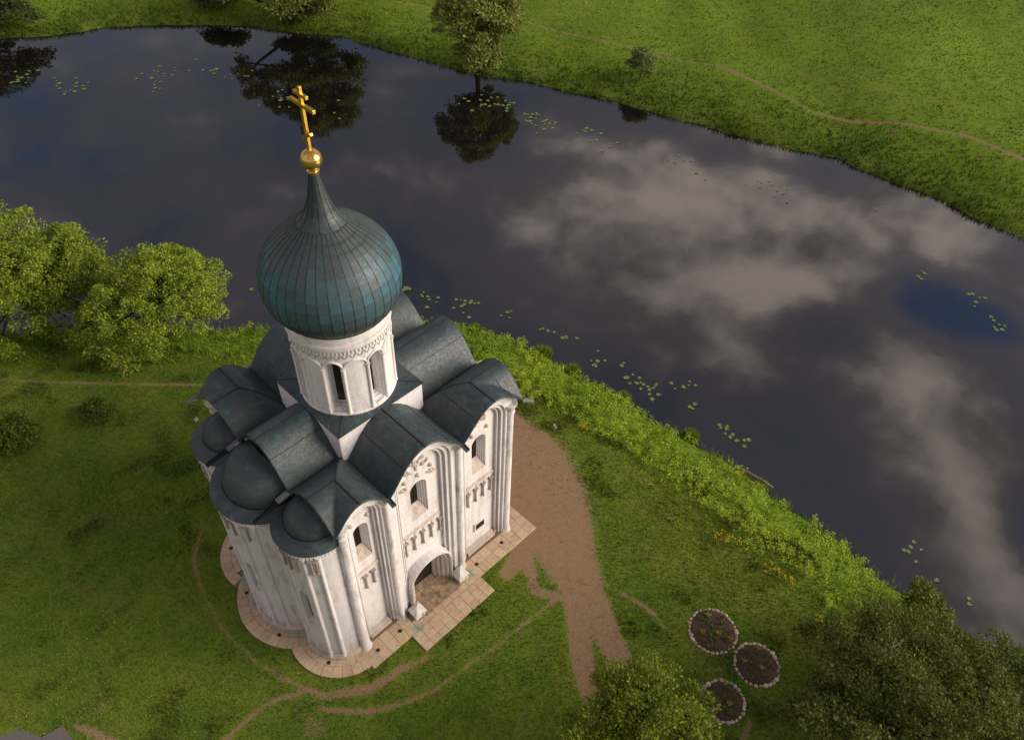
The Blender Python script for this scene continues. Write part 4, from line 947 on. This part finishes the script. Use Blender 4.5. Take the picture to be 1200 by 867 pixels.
def lawn():
    n = 520000; x = rng.uniform(-17, 24, n); y = rng.uniform(-24, 40, n); d, f = bank_info(x, y); ok = (~f) & (d > 3.2+vnoise(x, y, 2, 12)*.8) & free_of(x, y); x, y = x[ok], y[ok]
    pn = vnoise(x, y, 7.5, 8)*.5+vnoise(x, y, 2.4, 38)*.4+vnoise(x, y, .8, 7)*.35; t = np.clip(.45+pn*.9+rng.normal(0, .12, len(x)), 0, 1)
    edge = np.clip((x-11)/7, 0, 1)*np.clip((14-y)/5, 0, 1)
    c = np.array((0.065, 0.119, 0.012))*(1-t[:, None])+np.array((0.152, 0.196, 0.020))*t[:, None]
    c = c*(1+edge[:, None]*np.array([.95, .38, .6])); west = np.clip((4-x)/10, 0, 1)[:, None]; c = c*(1+west*np.array([.75, .6, .9])); yel = rng.random(len(x)) < .08+.08*west[:, 0]+.22*np.clip(vnoise(x, y, 3.1, 31), 0, 1); c[yel] = np.array((0.221, 0.182, 0.044))
    weed = np.clip((vnoise(x, y, 1.1, 41)+.6*vnoise(x, y, 5, 42)-.45)*2.2, 0, 1); c = c*(1-.35*weed[:, None])
    c *= rng.normal(1, .24, (len(x), 1)).clip(.5, 1.7)
    c *= 1+.38*vnoise(x, y, .32, 61)[:, None]; c[:, 2] *= 1.15
    o = blades('lawn_grass', x, y, .05+.07*rng.random(len(x))+.06*t*edge+.10*weed, .042+.035*rng.random(len(x)), c, .9); tag(o, 'short mown grass of the lawn around the church', 'grass')
def rough():
    # taller, uneven grass and herbs on the near bank
    n = 95000; x = rng.uniform(-16, 25, n); y = rng.uniform(-26, 42, n); d, f = bank_info(x, y); ok = (~f) & (d > -.35) & (d < 5.6+vnoise(x, y, 3, 14)*1.1) & free_of(x, y, .35); x, y, d = x[ok], y[ok], d[ok]
    t = np.clip(.5+vnoise(x, y, 2.2, 15)*.5, 0, 1); c = np.array((0.100, 0.177, 0.013))*(1-t[:, None])+np.array((0.266, 0.354, 0.025))*t[:, None]; c *= rng.normal(1, .22, (len(x), 1)).clip(.5, 1.6)
    o = blades('bank_grass', x, y, (.22+.45*rng.random(len(x)))*np.clip(1.1-d*.12, .35, 1), .05+.04*rng.random(len(x)), c, .8); tag(o, 'tall rough grass on the near river bank', 'grass')
    n = 15000; x = rng.uniform(-10, 25, n); y = rng.uniform(-24, 36, n); d, f = bank_info(x, y); q = d+vnoise(x, y, 2.4, 16)*1.2
    right = np.clip((x-13)/4, 0, 1)
    ok = (~f) & (d > .0) & (q < 1.8+3.0*right) & (rng.random(n) < .30+.7*right) & (vnoise(x, y, 3.2, 71)+.5*vnoise(x, y, 1.1, 72) < .38+.2*rng.random(n)) & free_of(x, y, .3); x, y, d = x[ok], y[ok], d[ok]
    m = len(x); per = 24; ph = (.25+.55*rng.random(m))*(1+.25*vnoise(x, y, 1.6, 18)); z = height(x, y); ci = np.repeat(np.arange(m), per); k = m*per
    own = np.clip(.5+vnoise(x, y, 2.8, 19)*.75+vnoise(x, y, .7, 73)*.3+rng.normal(0, .15, m), 0, 1)
    a = rng.random(k)*2*PI; rr = rng.random(k)**.5*.2; zz = rng.random(k)**.6
    P_ = np.c_[x[ci]+np.cos(a)*rr, y[ci]+np.sin(a)*rr, z[ci]+ph[ci]*zz]
    D_ = np.c_[np.cos(a), np.sin(a), rng.normal(.1, .35, k)]; D_ /= np.linalg.norm(D_, axis=1, keepdims=True); N_ = np.c_[rng.normal(0, .35, (k, 2)), np.ones(k)]; N_ /= np.linalg.norm(N_, axis=1, keepdims=True)
    l = .085+.075*rng.random(k); V, F, T = leaf_arrays(P_, D_, N_, l, l*.55, tints(k, (.200, .325, .014), (.430, .520, .034), .18, own[ci]))
    tag(np_mesh('bank_herbs', V, F, M['leaf'], T), 'bright yellow-green leafy herbs covering the near river bank', 'herbs', None, 'stuff')
def far_meadow():
    n = 210000; x = rng.uniform(10, 118, n); y = rng.uniform(-16, 92, n); d, f = bank_info(x, y)
    ok = f & (d > -.3) & ((d < 7) | (rng.random(n) < .55)); x, y, d = x[ok], y[ok], d[ok]
    dd = path_mask(x, y, dirt_paths[-3]); ok = dd < .4; x, y, d = x[ok], y[ok], d[ok]
    lines = np.maximum(np.maximum(path_mask(x, y, [(73, 30, .5), (70, 17, .6), (73, 8, .6), (82, -3, .7)]), path_mask(x, y, [(62, 52, .5), (70, 40, .6), (78, 28, .5), (95, 15, .7)])), path_mask(x, y, [(72, 24, .4), (79, 18, .5), (77, 10, .5), (71, 8, .4)]))
    t = np.clip(.40+.5*lines+vnoise(x, y, 17, 9)*.6+vnoise(x, y, 4.5, 29)*.3+vnoise(x, y, 1.6, 22)*.3, 0, 1); bank = np.clip(1-(d-1)/6, 0, 1)
    c = np.array((0.077, 0.141, 0.013))*(1-t[:, None])+np.array((0.264, 0.328, 0.026))*t[:, None]; c = c*(1-.48*bank[:, None]); c *= rng.normal(1, .2, (len(x), 1)).clip(.5, 1.6)
    c *= 1+.35*vnoise(x, y, .8, 62)[:, None]; c *= np.array((1.0, 1.1, .8)); brn = rng.random(len(x)) < .07; c[brn] = c[brn]*np.array((1.5, .95, 1.2)); h = (.12+.16*rng.random(len(x)))*(1+1.6*bank*(.5+.5*vnoise(x, y, 1.9, 23))); o = blades('meadow_grass', x, y, h, .09+.08*rng.random(len(x)), c, .9)
    tag(o, 'meadow grass on the far side of the river', 'grass')
    # reeds along the far edge
    n = 16000; x = rng.uniform(14, 64, n); y = rng.uniform(-14, 88, n); d, f = bank_info(x, y); ok = f & (d > -.55) & (d < .5+.5*vnoise(x, y, 4, 24)); x, y = x[ok], y[ok]
    xx = np.repeat(x, 7)+rng.normal(0, .12, len(x)*7); yy = np.repeat(y, 7)+rng.normal(0, .12, len(x)*7); t = rng.random((len(xx), 1)); c = np.array((.045, .075, .012))*(1-t)+np.array((.10, .125, .020))*t
    o = blades('reeds', xx, yy, .25+.4*rng.random(len(xx)), .05+.03*rng.random(len(xx)), c, .35); tag(o, 'reeds and sedge along the far water edge', 'reeds')
lawn(); rough(); far_meadow()

# tussocks reaching into the water along the near shore
def tussock(x, y, r_, h, label):
    o_ = empty('grass_tussock', (x, y, max(hz(x, y), WZ)), label, 'tussock', 'tussocks along the near shore'); n = 900
    a = rng.random(n)*2*PI; q = rng.random(n)**.6*r_; bx, by = np.cos(a)*q, np.sin(a)*q; hh = h*(1-.5*q/r_)*(.6+.6*rng.random(n)); s = rng.random(n)*2*PI; ln = .15+.45*rng.random(n)
    b0 = np.c_[bx, by, np.full(n, -.1)]; tip = b0+np.c_[np.cos(a)*ln*hh, np.sin(a)*ln*hh, hh]; w_ = np.c_[np.cos(s), np.sin(s), np.zeros(n)]*.022
    V = np.stack([b0-w_, b0+w_, tip], 1).reshape(-1, 3); t = rng.random((n, 1)); c = np.array((.12, .21, .016))*(1-t)+np.array((.25, .33, .03))*t
    np_mesh('blades', V, np.arange(3*n).reshape(-1, 3), M['blade'], np.repeat(c, 3, 0), o_)
TL = {(21.0, 14.9): 'grass tussock at the waterline closest to the church roof corner', (22.6, 9.6): 'grass tussock at the waterline level with the church roof edge', (23.0, 7.2): 'grass tussock at the waterline facing the top of the dirt yard', (23.4, 3.0): 'grass tussock beside the thickest drift of lily pads by the near shore',
      (23.9, -2.0): 'grass tussock at the waterline between lily pads and the driftwood log', (24.0, -3.0): 'grass tussock at the waterline, one of a pair, on the driftwood side', (24.0, -9.3): 'grass tussock on the shore past the driftwood log', (23.9, -13.2): 'grass tussock on the shore nearest the bright shrub'}
for (x, y) in ((21.0, 14.9), (22.6, 9.6), (23.0, 7.2), (23.4, 3.0), (23.9, -2.0)):
    tussock(x+rng.uniform(-.15, .1), y+rng.uniform(-.3, .3), rng.uniform(.4, .65), rng.uniform(.45, .75), TL[(x, y)])

# --- yellow flower clumps on the bank
STEM = simple('stem_green', (.06, .10, .015), .8)
def flower_clump(x, y, n, r_, label):
    o_ = empty('yellow_flower_clump', (x, y, hz(x, y)), label, 'flowers', 'clumps of yellow bank flowers'); b = MB(); g = MB()
    for k in range(n):
        a = random.uniform(0, 2*PI); q = r_*random.random()**.6; px, py = q*math.cos(a), q*math.sin(a); h = random.uniform(.35, .65)
        g.tube([(px, py, -.05), (px+random.gauss(0, .03), py+random.gauss(0, .03), h)], .012, 4)
        for _ in range(3):
            s = random.uniform(.03, .055); ox, oy, oz = random.gauss(0, .05), random.gauss(0, .05), random.gauss(0, .03)
            b.add([(px+ox-s, py+oy, h+oz), (px+ox, py+oy-s, h+oz+.01), (px+ox+s, py+oy, h+oz), (px+ox, py+oy+s, h+oz+.01), (px+ox, py+oy, h+oz+.04)], [(0, 1, 4), (1, 2, 4), (2, 3, 4), (3, 0, 4)])
    tag(b.build('petals', M['yellow'], o_), kind='stuff'); tag(g.build('stems', STEM, o_), kind='stuff')
for x, y, n, r_, l in ((17.5, -8.0, 16, .5, 'dense yellow flower clump on the bank above the three beds'), (17.9, -8.9, 9, .4, 'yellow flower clump beside the densest clump on the bank'), (17.7, -10.9, 11, .45, 'yellow flower clump on the bank level with the largest bed'),
                       (18.1, -11.7, 8, .4, 'yellow flower clump nearer the dark tree on the bank'), (17.0, -14.0, 7, .35, 'yellow flower clump at the edge of the dark tree crown'), (17.8, 2.0, 8, .35, 'small yellow flower clump in the grass facing the dirt yard'),
                       (17.0, 10.4, 6, .4, 'yellow flower clump near the church roof corner by the path end'), (17.6, -3.2, 4, .3, 'sparse yellow flower clump midway along the bank lawn')):
    flower_clump(x, y, n, r_, l)

# --- flower beds ringed with stones
def rock_mesh(seed):
    rr = random.Random(seed); bm = bmesh.new(); bmesh.ops.create_icosphere(bm, subdivisions=2, radius=1)
    for v in bm.verts:
        v.co = Vector((v.co.x*.135, v.co.y*.10, v.co.z*.085)); v.co += Vector((rr.gauss(0, .009), rr.gauss(0, .009), rr.gauss(0, .007)))
    me = bpy.data.meshes.new('edging_stone'); bm.to_mesh(me); bm.free(); me.materials.append(M['rock']); return me
ROCKS = [rock_mesh(k) for k in range(6)]
def seedling_mesh(seed, flower=None):
    rr = random.Random(seed); b = MB()
    for k in range(13):
        a = rr.uniform(0, 2*PI); l = rr.uniform(.08, .17); h = rr.uniform(.05, .16); c, s = math.cos(a), math.sin(a)
        b.add([(0, 0, .02), (c*l*.6-s*.035, s*l*.6+c*.035, h), (c*l, s*l, h*.85), (c*l*.6+s*.035, s*l*.6-c*.035, h)], [(0, 1, 2, 3)])
    me = b.mesh('leaves', False); me.materials.append(simple('seedling_leaf', (.075+.03*(seed % 2), .12, .02), .7)); return me
SEED = [seedling_mesh(k) for k in range(4)]
def petal_mesh(mat):
    b = MB()
    for k in range(7):
        a = k*2.4; q = .05*math.sqrt(k); s = .035; x, y = q*math.cos(a), q*math.sin(a); b.add([(x-s, y, .18), (x, y-s, .19), (x+s, y, .18), (x, y+s, .19), (x, y, .22)], [(0, 1, 4), (1, 2, 4), (2, 3, 4), (3, 0, 4)])
    me = b.mesh('petals'); me.materials.append(mat); return me
PET = [petal_mesh(M['yellow']), petal_mesh(M['orange'])]
def bed(x, y, r_, label, n, plabel):
    z = hz(x, y); o_ = empty('flower_bed', (x, y, z), label, 'flower bed', 'round stone-edged flower beds')
    MB().lathe((0, 0, 0), [(r_, -.05), (r_*.97, .05), (r_*.8, .09), (r_*.4, .12), (.01, .13)], 40).build('soil', M['soil'], o_, smooth=True)
    k = int(2*PI*r_/.215)
    for i in range(k):
        a = 2*PI*i/k+random.gauss(0, .012); s = link('edging_stone', random.choice(ROCKS), None, o_, ((r_+random.gauss(0, .02))*math.cos(a), (r_+random.gauss(0, .02))*math.sin(a), .05)); s.rotation_euler = (0, 0, a+PI/2+random.gauss(0, .2)); q = random.uniform(.52, 1.0); s.scale = (q, q*random.uniform(.75, 1.3), q*random.uniform(.7, 1.3))
    for i in range(n):
        a = i*2.39996+random.gauss(0, .2); q = r_*.82*math.sqrt((i+.5)/n); p = empty('bedding_plant', (x+q*math.cos(a), y+q*math.sin(a), z+.10), plabel, 'plant', plabel)
        l = link('leaves', SEED[i % 4], None, p); l.scale = (random.uniform(.7, 1.2),)*3; l.rotation_euler.z = random.uniform(0, 6)
        if i % 7 == 2: tag(link('petals', PET[i % 2], None, p), kind='stuff')
bed(*BEDS[0], 'largest round flower bed ringed with pale stones, closest to the church', 26, 'small leafy plant in the largest round bed')
bed(*BEDS[1], 'round stone-ringed flower bed partly under the dark tree crown', 20, 'small leafy plant in the bed by the dark tree')
bed(*BEDS[2], 'smallest stone-ringed flower bed, overhung by the bright leafy tree', 17, 'small leafy plant in the smallest round bed')

# --- driftwood at the waterline
dl = empty('driftwood_log', (23.75, -6.5, hz(23.6, -6.5)+.25), 'bleached driftwood log lying along the near waterline', 'log')
b = MB(); b.tube([(-.25, 1.1, .12), (-.05, .4, .2), (.1, -.4, .16), (.25, -1.2, .05)], [.07, .13, .12, .05], 8); b.build('log', M['wood'], dl, smooth=True)
for k in range(6):
    b = MB(); y0 = .9-k*.33; b.tube([(0, y0, .2), (random.uniform(-.4, .4), y0+random.uniform(-.5, .2), random.uniform(.25, .5))], [.035, .012], 5); b.build('branch', M['wood'], dl)

# --- lily pads
def pad_mesh(seed):
    rr = random.Random(seed); b = MB(); n = 11; p = [(.012, 0, .012)]
    for k in range(n):
        a = .22+(2*PI-.44)*k/(n-1); q = rr.uniform(.92, 1.06); p.append((q*math.cos(a), q*.86*math.sin(a), .008+.03*rr.random()))
    b.v = p; b.f = [(0, k, k+1) for k in range(1, n)]; me = b.mesh('lily_pad', False); me.materials.append(M['lily']); return me
PADS = [pad_mesh(k) for k in range(5)]
A_, B_, C_, D_, E_ = ('round lily pad floating near the far dark bush in the river bend', 'lily pad floating on the mirror image of the wide spreading tree', 'lily pad in the drift beside the tall far-bank tree', 'lily pad far out on the cloud reflections', 'yellow-green lily pad floating close along the church bank')
patches = [(13.7, 73.0, 14, 1.7, 1.4, A_), (16.7, 67.6, 14, 1.2, 1.1, A_), (15.5, 70.1, 6, 1.2, 1.2, A_), (22.8, 64.0, 14, 1.4, 1.5, A_), (26.0, 65.0, 8, 2.2, 1.2, A_), (28.7, 61.6, 6, 1.2, .8, B_), (30.2, 59.2, 7, 1.7, 1.0, B_), (30.6, 52.6, 14, 2.2, 2.1, B_), (32.8, 47.1, 3, 1.7, 1.7, B_),
           (44.6, 37.2, 24, 1.9, 1.6, C_), (46.2, 31.8, 26, 1.5, 1.3, C_), (47.7, 27.0, 8, 1.2, 1.0, C_), (47.3, 24.3, 4, 1.6, .9, C_), (50.3, 18.9, 7, 1.3, .8, D_), (49.4, 15.8, 2, .8, .6, D_), (52.8, 10.8, 7, 1.7, .8, D_), (52.5, 8.6, 6, .9, .8, D_), (56.6, 1.9, 2, .8, .5, D_), (50.3, -4.7, 4, 1.0, .5, D_), (51.0, -9.3, 6, .7, .5, D_), (49.0, -10.9, 7, .6, .8, D_),
           (20.9, 19.7, 9, 1.0, .7, E_), (22.0, 17.2, 12, 1.1, .6, E_), (23.9, 14.2, 4, .6, .5, E_), (24.6, 11.1, 6, .4, .5, E_), (25.2, 9.4, 4, .5, .4, E_), (24.9, 6.5, 8, .7, .6, E_), (25.3, 4.3, 5, .6, .6, E_), (25.2, 2.6, 16, .8, .9, E_), (27.4, 1.2, 6, .4, .6, E_), (26.3, -.4, 4, .5, .3, E_), (26.3, -3.2, 7, .4, .5, E_), (26.2, -4.4, 4, .4, .3, E_), (20.3, 21.4, 4, .5, .4, E_), (12.4, 28.6, 5, .9, .8, E_), (14.6, 25.7, 3, .6, .4, E_), (26.3, -15.4, 8, .6, .5, E_), (25.4, -17.1, 2, .3, .2, E_), (25.4, -19.1, 3, .3, .1, E_), (25.1, -21.9, 4, .3, .4, E_)]
nlp = 0
for x, y, n, sx, sy, lab in patches:
    for k in range(n):
        if nlp >= 298: break
        if lab.startswith('yellow-green'):
            lab = E_ if y > 10 else ('yellow-green lily pad off the bank beside the dirt yard' if y > 0 else ('yellow-green lily pad off the bank by the driftwood log' if y > -8 else 'lily pad off the shore by the dark olive tree'))
            lab = lab if y < 10 else ('lily pad close to shore behind the church roof' if y > 10 else lab)
        nlp += 1; q = random.uniform(.10, .20)*(1.15 if y > 20 else .9); a = random.uniform(0, 6.28)
        o = link('lily_pad', random.choice(PADS), None, None, (x+random.gauss(0, sx*.6), y+random.gauss(0, sy*.75), WZ+.008+.002*(k % 5))); o.scale = (q, q, 1); o.rotation_euler.z = a; tag(o, lab, 'lily pad', lab.replace('lily pad', 'lily pads').replace('round ', ''))

# ------------------------------------------------------------------ render settings
scene.render.engine = 'CYCLES'
scene.render.resolution_x = 1024; scene.render.resolution_y = 739
